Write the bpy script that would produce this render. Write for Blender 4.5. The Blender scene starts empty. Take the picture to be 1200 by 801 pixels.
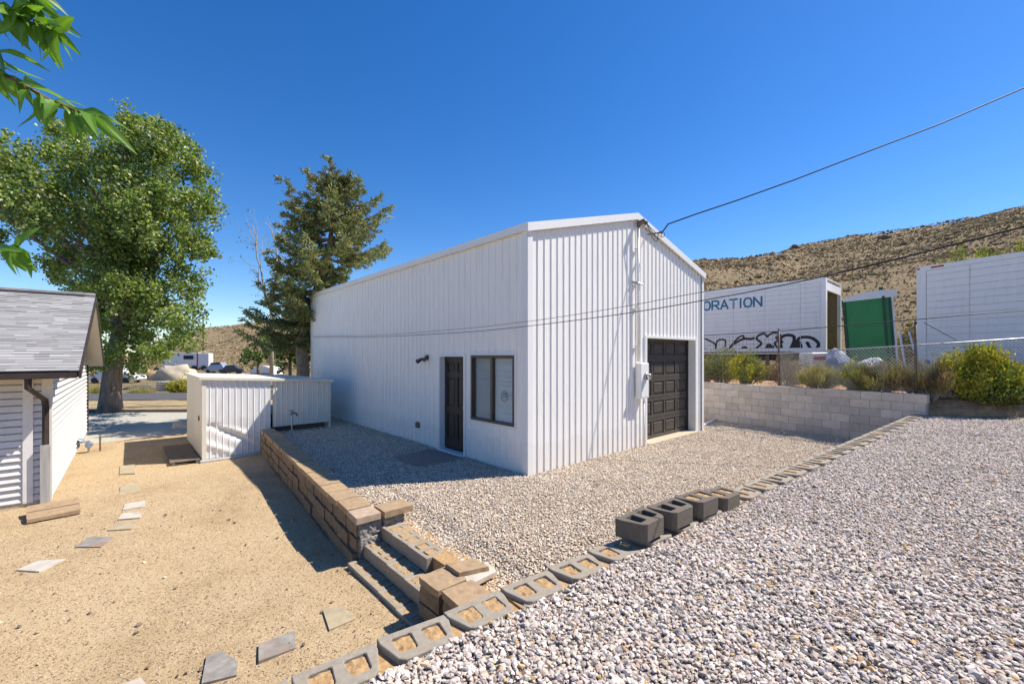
import bpy, bmesh, math, random
import numpy as np
from mathutils import Vector, Matrix
import mathutils, mathutils.geometry
import mathutils.noise as mn
random.seed(7); RNG = np.random.default_rng(7)
sc = bpy.context.scene; COL = sc.collection
R = math.radians
F, HX, HY, CZ = 502.0, 600.0, 416.0, 2.1        # camera constants used to survey the site
def P(px, py, d): return Vector(((px-HX)/F*d, d, CZ+(HY-py)/F*d))
def G(px, py, z):
    d = F*(CZ-z)/(py-HY); return Vector(((px-HX)/F*d, d, z))
# building frame: origin at near corner, g along the gable end, l along the long wall
BO = Vector((.27, 7.53, 0)); GV = Vector((.7445, .6676, 0)); LV = Vector((-.6676, .7445, 0)); UP = Vector((0, 0, 1))
def BF(a, b, z=0): return BO + GV*a + LV*b + UP*z

# ------------------------------------------------------------------ materials
def mat(name):
    m = bpy.data.materials.new(name); m.use_nodes = True
    nt = m.node_tree; return m, nt, nt.nodes, nt.links, nt.nodes['Principled BSDF']
def N(nt, typ, **kw):
    n = nt.nodes.new(typ)
    for k, v in kw.items():
        if k in n.inputs.keys(): n.inputs[k].default_value = v
        else: setattr(n, k, v)
    return n
def ramp(nt, fac, stops, interp='LINEAR'):
    r = nt.nodes.new('ShaderNodeValToRGB'); cr = r.color_ramp; cr.interpolation = interp
    while len(cr.elements) < len(stops): cr.elements.new(.5)
    for e, (p, c) in zip(cr.elements, stops):
        e.position = p; e.color = (*c, 1) if len(c) == 3 else c
    nt.links.new(fac, r.inputs['Fac']); return r.outputs['Color']
def coords(nt, scale=(1, 1, 1)):
    tc = nt.nodes.new('ShaderNodeTexCoord'); mp = nt.nodes.new('ShaderNodeMapping')
    mp.inputs['Scale'].default_value = scale
    nt.links.new(tc.outputs['Object'], mp.inputs['Vector']); return mp.outputs['Vector']
def noise(nt, vec, scale, detail=6, rough=.6):
    n = nt.nodes.new('ShaderNodeTexNoise'); n.inputs['Scale'].default_value = scale
    n.inputs['Detail'].default_value = detail; n.inputs['Roughness'].default_value = rough
    nt.links.new(vec, n.inputs['Vector']); return n.outputs['Fac']
def mix(nt, fac, a, b, mode='MIX'):
    n = nt.nodes.new('ShaderNodeMix'); n.data_type = 'RGBA'; n.blend_type = mode
    for k, v in ((0, fac), (6, a), (7, b)):
        if hasattr(v, 'is_linked'): nt.links.new(v, n.inputs[k])
        elif k == 0: n.inputs[0].default_value = v
        else: n.inputs[k].default_value = (*v, 1)
    return n.outputs[2]
def bump(nt, bsdf, h, strength=.5, dist=.01, prev=None):
    b = nt.nodes.new('ShaderNodeBump'); b.inputs['Strength'].default_value = strength
    b.inputs['Distance'].default_value = dist; nt.links.new(h, b.inputs['Height'])
    if prev: nt.links.new(prev, b.inputs['Normal'])
    nt.links.new(b.outputs['Normal'], bsdf.inputs['Normal']); return b.outputs['Normal']

def simple(name, col, rough=.6, var=.15, scale=6, metal=0, bmp=0, bscale=60, bdist=.004, stretch=(1, 1, 1), dirt=None, spec=None):
    """A procedural material: a base colour broken by two noises, plus optional dirt colour and relief."""
    m, nt, n, L, p = mat(name); v = coords(nt, stretch)
    lo = tuple(c*(1-var) for c in col); hi = tuple(min(1, c*(1+var)) for c in col)
    c = ramp(nt, noise(nt, v, scale), [(.3, lo), (.7, hi)])
    if dirt:
        f = ramp(nt, noise(nt, v, scale*.45, 9, .7), [(.5, (0, 0, 0)), (.72, (1, 1, 1))])
        c = mix(nt, f, c, dirt)
    L.new(c, p.inputs['Base Color']); p.inputs['Roughness'].default_value = rough; p.inputs['Metallic'].default_value = metal
    if spec is not None: p.inputs['Specular IOR Level'].default_value = spec
    if bmp: bump(nt, p, noise(nt, coords(nt), bscale, 8, .65), bmp, bdist)
    return m

def attr_mat(name, rough=.8, translucent=0, spec=.3, sub=None):
    m, nt, n, L, p = mat(name)
    a = n.new('ShaderNodeAttribute'); a.attribute_name = 'tint'
    L.new(a.outputs['Color'], p.inputs['Base Color']); p.inputs['Roughness'].default_value = rough
    p.inputs['Specular IOR Level'].default_value = spec
    if translucent:
        t = n.new('ShaderNodeBsdfTranslucent'); ms = n.new('ShaderNodeMixShader'); ms.inputs[0].default_value = translucent
        gm = n.new('ShaderNodeMix'); gm.data_type = 'RGBA'; gm.blend_type = 'MULTIPLY'; gm.inputs[0].default_value = 1
        L.new(a.outputs['Color'], gm.inputs[6]); gm.inputs[7].default_value = (1.5, 1.5, .6, 1)
        L.new(gm.outputs[2], t.inputs['Color'])
        L.new(p.outputs[0], ms.inputs[1]); L.new(t.outputs[0], ms.inputs[2])
        L.new(ms.outputs[0], n['Material Output'].inputs['Surface'])
    return m

def white_metal(name, col=(.80, .80, .81), dirt=(.55, .52, .46), amt=.35, streak=True):
    m, nt, n, L, p = mat(name)
    v = coords(nt, (1, 1, .12)); v2 = coords(nt)
    f = ramp(nt, noise(nt, v, 9, 8, .7), [(.5, (0, 0, 0)), (.8, (amt, amt, amt))])
    g = ramp(nt, noise(nt, v2, 22, 8, .75), [(.62, (0, 0, 0)), (.75, (amt, amt, amt))])
    c = mix(nt, f, col, dirt); c = mix(nt, g, c, (.6, .57, .52))
    # splash stains low on the wall
    tc = n.new('ShaderNodeTexCoord'); sp = n.new('ShaderNodeSeparateXYZ'); L.new(tc.outputs['Object'], sp.inputs[0])
    nz = noise(nt, v2, 5, 6, .7)
    ad = N(nt, 'ShaderNodeMath', operation='MULTIPLY_ADD'); L.new(nz, ad.inputs[0]); ad.inputs[1].default_value = -.9; L.new(sp.outputs['Z'], ad.inputs[2])
    s = ramp(nt, ad.outputs[0], [(0, (.10, .10, .10)), (.1, (0, 0, 0))]); c = mix(nt, s, c, (.42, .36, .28))
    L.new(c, p.inputs['Base Color']); p.inputs['Roughness'].default_value = .45
    p.inputs['Specular IOR Level'].default_value = .35
    bump(nt, p, noise(nt, v2, 3.0, 3, .5), .06, .01)
    return m

M = {}
M['metal'] = white_metal('painted_steel', (.89, .86, .80))
M['trim'] = white_metal('white_trim', (.82, .81, .78), (.5, .48, .45), .25)
M['shedmetal'] = white_metal('shed_steel', (.80, .79, .76), (.45, .38, .28), .45)
M['shedside'] = white_metal('shed_side', (.74, .70, .60), (.45, .38, .28), .45)
M['trailer'] = white_metal('trailer_skin', (.80, .79, .78), (.42, .42, .45), .35)
M['trailer_far'] = white_metal('far_trailer_skin', (.82, .81, .80), (.42, .42, .45), .3)
M['siding'] = simple('vinyl_siding', (.76, .74, .70), .55, .05, 3, dirt=(.62, .6, .56))
M['cream'] = simple('cream_soffit', (.62, .54, .40), .6, .06, 3)
M['brown'] = simple('brown_gutter', (.045, .032, .025), .45, .3, 8)
M['darkdoor'] = simple('dark_brown_door', (.02, .017, .015), .5, .25, 6, stretch=(1, 1, .2))
M['garage'] = simple('brown_garage_door', (.075, .064, .052), .5, .15, 6, bmp=.1)
M['bronze'] = simple('bronze_frame', (.07, .055, .038), .4, .2, 8)
M['black'] = simple('black_rubber', (.02, .02, .022), .6, .3, 10)
M['dark'] = simple('dark_interior', (.03, .03, .035), .9, .3, 3)
M['grey_metal'] = simple('galvanised', (.38, .39, .40), .4, .2, 12, metal=.6)
M['rust'] = simple('rusty_pipe', (.16, .12, .10), .6, .5, 14, metal=.3)
M['chrome'] = simple('chrome', (.6, .6, .6), .2, .1, 8, metal=.9)
M['concrete'] = simple('concrete', (.50, .42, .30), .85, .2, 14, bmp=.4, bscale=90)
M['pale_stone'] = simple('pale_flagstone', (.50, .45, .38), .8, .18, 9, bmp=.4, bscale=60, dirt=(.42, .30, .18))
M['grey_stone'] = simple('grey_flagstone', (.26, .24, .21), .75, .3, 9, bmp=.5, bscale=50, dirt=(.34, .2, .12))
M['tan_stone'] = simple('tan_flagstone', (.38, .31, .20), .8, .2, 9, bmp=.4, bscale=60)
M['cap'] = simple('tan_cap_stone', (.36, .25, .145), .85, .18, 18, bmp=.45, bscale=140, dirt=(.26, .17, .10))
M['cap_pink'] = simple('pinkish_cap_stone', (.42, .31, .22), .85, .2, 14, bmp=.4, bscale=140)
M['cap_gold'] = simple('golden_cap_stone', (.38, .265, .14), .85, .2, 14, bmp=.4, bscale=140, dirt=(.30, .2, .11))
M['tanblock'] = simple('tan_split_block', (.27, .19, .11), .9, .25, 16, bmp=1, bscale=45, bdist=.02, dirt=(.17, .115, .07))
M['splitgrey'] = simple('grey_split_face', (.27, .25, .22), .95, .45, 30, bmp=1, bscale=50, bdist=.02)
M['cmu'] = simple('grey_block', (.30, .26, .205), .92, .16, 30, bmp=.5, bscale=160, dirt=(.30, .23, .15))
M['cmudark'] = simple('brown_grey_block', (.135, .112, .085), .92, .18, 30, bmp=.5, bscale=160)
M['soil'] = simple('tan_soil', (.42, .265, .12), .95, .3, 40, bmp=.7, bscale=120, dirt=(.26, .16, .08))
M['rock'] = simple('dark_outcrop_rock', (.16, .12, .09), .95, .4, 1.5, bmp=1, bscale=2, bdist=.3)
M['blind'] = simple('white_blind_slats', (.88, .88, .85), .5, .03, 4)
M['mat'] = simple('faded_brown_mat', (.27, .21, .17), .95, .25, 12, bmp=.5)
M['lap_shade'] = simple('lap_shadow_grey', (.30, .28, .26), .9, .3, 9)  # flat grey for the painted shadow lines of the siding laps
M['seam'] = simple('trailer_seam', (.58, .58, .60), .6, .3, 12)
M['wood'] = simple('weathered_wood', (.16, .125, .09), .85, .3, 20, stretch=(1, .15, 1), bmp=.4)
M['greywood'] = simple('grey_plank', (.42, .40, .37), .85, .2, 20, stretch=(1, 1, .1), bmp=.3)
M['pole'] = simple('dark_pole_wood', (.09, .06, .04), .9, .3, 10)
M['bark'] = simple('cottonwood_bark', (.21, .17, .135), .95, .45, 8, stretch=(1, 1, .2), bmp=1, bscale=14, bdist=.06)
M['barkpale'] = simple('spruce_bark', (.30, .23, .16), .95, .4, 8, bmp=1, bscale=14, bdist=.04)
M['twig'] = simple('fruit_twig', (.20, .10, .05), .6, .3, 20)
M['paletwig'] = simple('bare_twigs', (.38, .33, .27), .8, .2, 20)
M['green'] = simple('green_plastic', (.018, .21, .045), .35, .15, 3)
M['darkgreen'] = simple('dark_green_plastic', (.008, .055, .02), .4, .15, 3)
M['whiteplastic'] = simple('white_plastic', (.72, .72, .72), .4, .06, 4)
M['asphalt'] = simple('asphalt', (.085, .08, .078), .9, .15, 3, bmp=.3)
M['red'] = simple('red_paint', (.45, .02, .02), .5, .1, 5)
M['teal'] = simple('teal_lettering', (.01, .16, .28), .5, .12, 8)
M['blackpaint'] = simple('black_spray_paint', (.012, .012, .018), .6, .3, 20)
M['bluegrey'] = simple('blue_grey_tarp', (.20, .25, .33), .6, .35, 4, bmp=.6, bscale=6, bdist=.05)
M['cable'] = simple('black_cable', (.02, .018, .02), .5, .2, 10)
M['maroon'] = simple('dark_dry_scrub', (.10, .06, .05), .9, .4, 10)
M['cmutan'] = simple('soiled_block', (.31, .265, .20), .92, .2, 22, bmp=.5, bscale=160, dirt=(.36, .26, .15))
M['palegrey'] = simple('pale_tarp', (.42, .45, .50), .6, .25, 4, bmp=.5, bscale=6, bdist=.05)
M['pinkcmu'] = None

def glass_mat():
    m, nt, n, L, p = mat('window_glass')
    p.inputs['Base Color'].default_value = (.05, .06, .06, 1); p.inputs['Roughness'].default_value = .04
    p.inputs['Specular IOR Level'].default_value = .8
    t = n.new('ShaderNodeBsdfTransparent'); t.inputs[0].default_value = (.97, .98, .97, 1)
    ms = n.new('ShaderNodeMixShader'); ms.inputs[0].default_value = .93
    L.new(p.outputs[0], ms.inputs[1]); L.new(t.outputs[0], ms.inputs[2]); L.new(ms.outputs[0], n['Material Output'].inputs['Surface'])
    return m
M['glass'] = glass_mat()
def screen_mat():
    m, nt, n, L, p = mat('insect_screen'); p.inputs['Base Color'].default_value = (.10, .11, .10, 1); p.inputs['Roughness'].default_value = .8
    t = n.new('ShaderNodeBsdfTransparent'); ms = n.new('ShaderNodeMixShader'); ms.inputs[0].default_value = .8
    L.new(p.outputs[0], ms.inputs[1]); L.new(t.outputs[0], ms.inputs[2]); L.new(ms.outputs[0], n['Material Output'].inputs['Surface']); return m
M['screen'] = screen_mat()

def gravel_ground(name, palette, scale=26):
    m, nt, n, L, p = mat(name); v = coords(nt)
    vo = n.new('ShaderNodeTexVoronoi'); vo.inputs['Scale'].default_value = scale; L.new(v, vo.inputs['Vector'])
    sx = n.new('ShaderNodeSeparateColor'); L.new(vo.outputs['Color'], sx.inputs[0])
    c = ramp(nt, sx.outputs[0], palette, 'CONSTANT')
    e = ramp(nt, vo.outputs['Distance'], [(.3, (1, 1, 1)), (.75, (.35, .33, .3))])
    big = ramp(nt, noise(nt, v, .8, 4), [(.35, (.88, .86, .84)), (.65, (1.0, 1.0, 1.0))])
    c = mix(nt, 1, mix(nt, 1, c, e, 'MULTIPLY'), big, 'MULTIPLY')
    L.new(c, p.inputs['Base Color']); p.inputs['Roughness'].default_value = .85
    inv = N(nt, 'ShaderNodeMath', operation='SUBTRACT'); inv.inputs[0].default_value = 1; L.new(vo.outputs['Distance'], inv.inputs[1])
    bump(nt, p, inv.outputs[0], 1, .03)
    return m
UPAL = [(0, (.59, .515, .45)), (.18, (.50, .44, .385)), (.34, (.66, .585, .515)), (.48, (.58, .465, .37)), (.62, (.40, .35, .31)), (.74, (.60, .51, .43)), (.88, (.50, .385, .30)), (.965, (.52, .35, .17))]
LPAL = [(0, (.72, .61, .47)), (.2, (.56, .465, .355)), (.36, (.73, .64, .52)), (.55, (.57, .46, .35)), (.7, (.40, .335, .265)), (.82, (.69, .58, .46)), (.95, (.48, .30, .16))]
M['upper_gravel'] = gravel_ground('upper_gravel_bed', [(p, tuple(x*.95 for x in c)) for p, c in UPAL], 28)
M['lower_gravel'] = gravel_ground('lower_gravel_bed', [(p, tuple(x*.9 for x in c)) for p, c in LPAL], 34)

def sand_mat():
    m, nt, n, L, p = mat('tan_granite_sand'); v = coords(nt)
    c = ramp(nt, noise(nt, v, 90, 3, .8), [(.30, (.20, .14, .08)), (.42, (.39, .285, .165)), (.55, (.53, .405, .245)), (.72, (.66, .54, .37))])
    big = ramp(nt, noise(nt, v, 1.1, 6, .65), [(.3, (.80, .76, .70)), (.5, (.97, .95, .92)), (.7, (1, 1, 1))])
    vo = n.new('ShaderNodeTexVoronoi'); vo.inputs['Scale'].default_value = 70; L.new(v, vo.inputs['Vector'])
    sx = n.new('ShaderNodeSeparateColor'); L.new(vo.outputs['Color'], sx.inputs[0])
    sp = ramp(nt, sx.outputs[1], [(0, (.45, .42, .4)), (.08, (1, 1, 1)), (.9, (1, 1, 1)), (.93, (1.15, 1.15, 1.2))], 'CONSTANT')
    c = mix(nt, 1, mix(nt, 1, c, big, 'MULTIPLY'), sp, 'MULTIPLY')
    L.new(c, p.inputs['Base Color']); p.inputs['Roughness'].default_value = .95; p.inputs['Specular IOR Level'].default_value = .2
    b1 = bump(nt, p, noise(nt, v, 130, 4, .8), .7, .008)
    bump(nt, p, noise(nt, v, 5, 5, .6), .5, .05, b1)
    return m
M['sand'] = sand_mat()

def ground_mat():
    m, nt, n, L, p = mat('desert_ground'); v = coords(nt)
    c = ramp(nt, noise(nt, v, .55, 10, .72), [(.32, (.18, .135, .075)), (.45, (.27, .20, .11)), (.56, (.36, .265, .155)), (.7, (.31, .20, .11))])
    c = mix(nt, ramp(nt, noise(nt, v, 2.2, 6, .8), [(.5, (0, 0, 0)), (.62, (.8, .8, .8))]), c, (.14, .12, .06))
    L.new(c, p.inputs['Base Color']); p.inputs['Roughness'].default_value = .95; p.inputs['Specular IOR Level'].default_value = .15
    bump(nt, p, noise(nt, v, 1.5, 8, .75), 1, .5)
    return m
M['ground'] = ground_mat()
M['dirtbank'] = simple('brown_dirt', (.42, .25, .135), .95, .4, 5, bmp=1, bscale=9, bdist=.06, dirt=(.2, .13, .08))
M['driveway'] = simple('grey_driveway_gravel', (.42, .40, .34), .95, .2, 12, bmp=.6, bscale=40, bdist=.02, dirt=(.42, .38, .28))
M['verge'] = simple('dry_verge', (.34, .25, .13), .95, .4, 3, bmp=.8, bscale=20, bdist=.03, dirt=(.2, .17, .09))

def cmu_wall_mat():
    m, nt, n, L, p = mat('pinkish_block_wall')
    at = n.new('ShaderNodeAttribute'); at.attribute_name = 'tint'
    v = coords(nt); nz = ramp(nt, noise(nt, v, 6, 8, .7), [(.3, (.82, .8, .78)), (.7, (1.08, 1.05, 1.02))])
    c = mix(nt, 1, at.outputs['Color'], nz, 'MULTIPLY'); L.new(c, p.inputs['Base Color']); p.inputs['Roughness'].default_value = .92
    bump(nt, p, noise(nt, v, 90, 6, .7), .6, .005)
    return m
M['pinkcmu'] = cmu_wall_mat()

def shingle_mat():
    m, nt, n, L, p = mat('grey_shingles')
    uv = n.new('ShaderNodeUVMap'); br = n.new('ShaderNodeTexBrick'); L.new(uv.outputs[0], br.inputs['Vector'])
    br.inputs['Scale'].default_value = 1; br.inputs['Brick Width'].default_value = .28; br.inputs['Row Height'].default_value = .14
    br.inputs['Mortar Size'].default_value = .009; br.inputs['Mortar Smooth'].default_value = .3; br.inputs['Bias'].default_value = 0
    br.inputs['Color1'].default_value = (.26, .25, .26, 1); br.inputs['Color2'].default_value = (.50, .48, .48, 1); br.inputs['Mortar'].default_value = (.10, .095, .095, 1)
    c = mix(nt, .55, br.outputs['Color'], ramp(nt, noise(nt, coords(nt), 5, 8, .8), [(.3, (.22, .21, .21)), (.7, (.48, .46, .47))]))
    L.new(c, p.inputs['Base Color']); p.inputs['Roughness'].default_value = .95
    bump(nt, p, br.outputs['Fac'], -.6 if False else .6, .01)
    n['Bump'].invert = True
    return m
M['shingle'] = shingle_mat()
M['stone'] = attr_mat('gravel_stone', .75, spec=.3)
M['leaf'] = attr_mat('tree_leaf', .42, .45, .6)
M['needle'] = attr_mat('spruce_needle', .7, .12, .3)
M['scrub'] = attr_mat('scrub_foliage', .85, .2, .2)
M['peachleaf'] = attr_mat('fruit_leaf', .45, .45, .5)

# ------------------------------------------------------------------ mesh helpers
class MB:
    def __init__(s): s.v = []; s.f = []; s.uv = None
    def quad(s, a, b, c, d):
        i = len(s.v); s.v += [tuple(a), tuple(b), tuple(c), tuple(d)]; s.f.append((i, i+1, i+2, i+3)); return s
    def tri(s, a, b, c):
        i = len(s.v); s.v += [tuple(a), tuple(b), tuple(c)]; s.f.append((i, i+1, i+2)); return s
    def obox(s, o, ux, uy, uz, bev=0):
        """box spanned by three edge vectors from corner o; bev chamfers all its edges a little through 24 vertices"""
        o, ux, uy, uz = map(Vector, (o, ux, uy, uz))
        if ux.cross(uy).dot(uz) < 0: ux, uy = uy, ux
        if bev <= 0:
            i = len(s.v)
            s.v += [tuple(o+ux*a+uy*b+uz*c) for c in (0, 1) for b in (0, 1) for a in (0, 1)]
            for q in ((0, 2, 3, 1), (4, 5, 7, 6), (0, 1, 5, 4), (2, 6, 7, 3), (0, 4, 6, 2), (1, 3, 7, 5)): s.f.append(tuple(i+k for k in q))
            return s
        lx, ly, lz = ux.length, uy.length, uz.length; b = min(bev, lx*.4, ly*.4, lz*.4)
        ex, ey, ez = ux/lx, uy/ly, uz/lz
        bm = bmesh.new(); mtx = Matrix((( *ex, 0), (*ey, 0), (*ez, 0), (0, 0, 0, 1))).transposed()
        bmesh.ops.create_cube(bm, size=1)
        for v in bm.verts: v.co = Vector(((v.co.x+.5)*lx, (v.co.y+.5)*ly, (v.co.z+.5)*lz))
        bmesh.ops.bevel(bm, geom=bm.edges[:], offset=b, segments=1, affect='EDGES')
        i = len(s.v)
        for v in bm.verts: s.v.append(tuple(o+ex*v.co.x+ey*v.co.y+ez*v.co.z))
        for f in bm.faces: s.f.append(tuple(i+v.index for v in f.verts))
        bm.free(); return s
    def rough(s, o, ux, uy, uz, amp=.01, cell=.045, freq=14):
        """stone block whose faces are broken up by noise"""
        o, ux, uy, uz = map(Vector, (o, ux, uy, uz)); bm = bmesh.new(); bmesh.ops.create_cube(bm, size=1)
        n = [max(1, int(v.length/cell)) for v in (ux, uy, uz)]
        for ax in range(3):
            for k in range(1, n[ax]):
                co = [0, 0, 0]; no = [0, 0, 0]; co[ax] = -.5+k/n[ax]; no[ax] = 1
                bmesh.ops.bisect_plane(bm, geom=bm.verts[:]+bm.edges[:]+bm.faces[:], plane_co=co, plane_no=no)
        i = len(s.v); c = o+(ux+uy+uz)*.5
        for v in bm.verts:
            p = o+ux*(v.co.x+.5)+uy*(v.co.y+.5)+uz*(v.co.z+.5); d = (p-c).normalized()
            e = sum(abs(abs(q)-.5) < 1e-4 for q in v.co)
            p = p+d*(mn.noise(p*freq)*amp+mn.noise(p*freq*2.7)*amp*.6)-d*(.006 if e == 2 else .011 if e == 3 else 0); s.v.append(tuple(p))
        for f in bm.faces: s.f.append(tuple(i+v.index for v in f.verts))
        bm.free(); return s
    def box(s, lo, hi, bev=0):
        d = [hi[k]-lo[k] for k in range(3)]
        return s.obox(lo, (d[0], 0, 0), (0, d[1], 0), (0, 0, d[2]), bev)
    def tube(s, path, rad, n=8, caps=True):
        path = [Vector(p) for p in path]
        if not hasattr(rad, '__len__'): rad = [rad]*len(path)
        rings = []; prev = None
        for k, p in enumerate(path):
            t = (path[min(k+1, len(path)-1)]-path[max(k-1, 0)]).normalized()
            if prev is None: u = t.orthogonal().normalized()
            else: u = (prev-t*prev.dot(t)).normalized()
            prev = u; w = t.cross(u); i = len(s.v)
            for j in range(n):
                a = 2*math.pi*j/n; s.v.append(tuple(p+(u*math.cos(a)+w*math.sin(a))*rad[k]))
            rings.append(i)
        for a, b in zip(rings, rings[1:]):
            for j in range(n): s.f.append((a+j, a+(j+1) % n, b+(j+1) % n, b+j))
        if caps: s.f.append(tuple(rings[0]+j for j in reversed(range(n)))); s.f.append(tuple(rings[-1]+j for j in range(n)))
        return s
    def prism(s, poly, z0, z1):
        """vertical prism over a polygon of (x,y); z0,z1 numbers or functions"""
        i = len(s.v); n = len(poly)
        f0 = z0 if callable(z0) else (lambda x, y: z0); f1 = z1 if callable(z1) else (lambda x, y: z1)
        for x, y in poly: s.v.append((x, y, f0(x, y)))
        for x, y in poly: s.v.append((x, y, f1(x, y)))
        s.f.append(tuple(i+k for k in reversed(range(n)))); s.f.append(tuple(i+n+k for k in range(n)))
        for k in range(n): s.f.append((i+k, i+(k+1) % n, i+n+(k+1) % n, i+n+k))
        return s

def mesh(name, mb, m, smooth=False):
    me = bpy.data.meshes.new(name); me.from_pydata([tuple(v) for v in mb.v], [], mb.f); me.materials.append(m)
    if smooth: me.polygons.foreach_set('use_smooth', [True]*len(me.polygons))
    me.update(); return me
def tag(o, label=None, cat=None, group=None, kind=None):
    if label: o['label'] = label
    if cat: o['category'] = cat
    if group: o['group'] = group
    if kind: o['kind'] = kind
    return o
def thing(name, label, cat, loc=(0, 0, 0), group=None):
    o = bpy.data.objects.new(name, None); COL.objects.link(o); o.location = loc; o.empty_display_size = .2
    return tag(o, label, cat, group)
def part(name, mb, m, parent=None, smooth=False, local=False, label=None):
    me = mb if isinstance(mb, bpy.types.Mesh) else mesh(name, mb, m, smooth)
    o = bpy.data.objects.new(name, me); COL.objects.link(o)
    if parent:
        o.parent = parent
        if not local and parent.type == 'EMPTY': o.matrix_parent_inverse = Matrix.Translation(-parent.location)
    if label: o['label'] = label
    return o
def struct(name, mb, m, smooth=False): return tag(part(name, mb, m, None, smooth), kind='structure')
def np_mesh(name, V, Fc, m, tint=None, smooth=False):
    """V (n,3); Fc (k,3 or 4); tint (n,3) becomes a colour attribute"""
    me = bpy.data.meshes.new(name); k = Fc.shape[1]
    me.vertices.add(len(V)); me.vertices.foreach_set('co', V.astype(np.float32).ravel())
    me.loops.add(Fc.size); me.loops.foreach_set('vertex_index', Fc.astype(np.int32).ravel())
    me.polygons.add(len(Fc)); me.polygons.foreach_set('loop_start', np.arange(0, Fc.size, k, dtype=np.int32))
    me.polygons.foreach_set('use_smooth', np.full(len(Fc), smooth))
    me.update(calc_edges=True)
    if tint is not None:
        a = me.color_attributes.new('tint', 'FLOAT_COLOR', 'POINT')
        a.data.foreach_set('color', np.concatenate([tint, np.ones((len(tint), 1))], 1).astype(np.float32).ravel())
    me.materials.append(m); return me
def copy_tree(o, parent=None):
    c = o.copy(); COL.objects.link(c); c.parent = parent
    for ch in list(o.children): copy_tree(ch, c)
    return c
ORD = ['first', 'second', 'third', 'fourth', 'fifth', 'sixth', 'seventh', 'eighth', 'ninth', 'tenth', 'eleventh', 'twelfth', 'thirteenth', 'fourteenth', 'fifteenth', 'sixteenth', 'seventeenth', 'eighteenth', 'nineteenth', 'twentieth'] + \
    ['twenty-'+w for w in ('first', 'second', 'third', 'fourth', 'fifth', 'sixth', 'seventh', 'eighth', 'ninth')] + ['thirtieth'] + ['thirty-'+w for w in ('first', 'second', 'third', 'fourth', 'fifth', 'sixth', 'seventh', 'eighth', 'ninth')]

# ------------------------------------------------------------------ terrain
R0 = Vector((-.56, 2.57, 0)); RD = Vector((.803, .596, 0)).normalized(); RN = Vector((-RD.y, RD.x, 0))   # edging row: origin, direction, normal away from camera
def row_t(x, y): return (x-R0.x)*RD.x+(y-R0.y)*RD.y
def z_up(x, y): return .475+.0215*min(max(row_t(x, y), -3), 22)
W1 = Vector((9.28, 9.6, 0)); WD = Vector((-.54, .84, 0)).normalized()
W_far = W1+WD*16
BANK = [W1+Vector((.1, -.03, 0)), Vector((10.95, 9.2, 0)), Vector((14, 8.6, 0)), Vector((20, 7.8, 0)), Vector((40, 6, 0))]

SKY_R = [(-180, 20, 900), (-60, 0, 400), (-47, 2, 400), (-41, 4.0, 300), (-36, 7.3, 230), (-31, 8.7, 220), (-26, 10.2, 220), (-10, 11.0, 220), (10, 11.5, 190), (23.9, 14, 170), (33.3, 16.3, 160), (38.5, 18.9, 165), (45, 21.7, 170), (50, 24.6, 170), (70, 30, 170), (110, 20, 200), (180, 20, 900)]
def skyline(phi):
    """ridge height (m) above the camera for each azimuth (deg) and how far off that ridge is; table = (azimuth, rise, distance)"""
    for (a, h, r), (a2, h2, r2) in zip(SKY_R, SKY_R[1:]):
        if a <= phi <= a2:
            t = (phi-a)/(a2-a); return h+(h2-h)*t, r+(r2-r)*t
    return 0, 400
# rise by azimuth from the survey: tan(elevation) along the view axis -> metres at the ridge distance
def _rise():
    pts = [(-600, 0.0), (0, .0), (150, .0), (190, .012), (215, .040), (235, .062), (262, .066), (285, .072), (310, .079), (367, .10), (600, .16), (823, .219), (870, .224), (915, .236), (935, .252), (1000, .281), (1100, .307), (1200, .345), (1500, .42)]
    out = []
    for px, tq in pts:
        phi = math.degrees(math.atan((px-HX)/F)); rr = 230 if px < 450 else 165
        if 823 <= px < 925: rr = 130
        if px < 160: rr = 330
        out.append((phi, tq*math.cos(R(phi))*rr+CZ, rr))
    return [(-180, 8, 500), (-100, 4, 450)] + out + [(85, 60, 200), (130, 30, 300), (180, 8, 500)]
SKY_R = _rise()
def z_far(x, y):
    r = math.hypot(x, y); phi = math.degrees(math.atan2(x, y)); h, rr = skyline(phi)
    foot_r = 95 if phi < -18 else (26 if phi > 15 else 26+(15-phi)/33*69)
    foot = -.62-.4*min(max((r-25)/60, 0), 1) if phi < -18 else 1.2
    w = min(max((phi+18)/33, 0), 1); foot = (1-w)*(-.62-.4*min(max((r-25)/60, 0), 1))+w*(-.62+1.9*min(max((r-17)/10, 0), 1))
    if r <= foot_r: return foot
    t = (r-foot_r)/(rr-foot_r)
    base = foot+(h-foot)*min(t, 1)**1.12
    nz = mn.fractal(Vector((x*.02, y*.02, 3)), 1.0, 2.0, 5)*4.0*min(t*2, 1)*(1-min(max((t-.6)/.4, 0), 1)*.8)
    if t > 1: base = h-(t-1)*(rr-foot_r)*.10-((t-1)*8); nz *= .6
    if t > .9: nz += mn.fractal(Vector((x*.15, y*.15, 9)), 1, 2, 3)*.6
    if phi < -48: nz *= .2
    return base+nz
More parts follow.
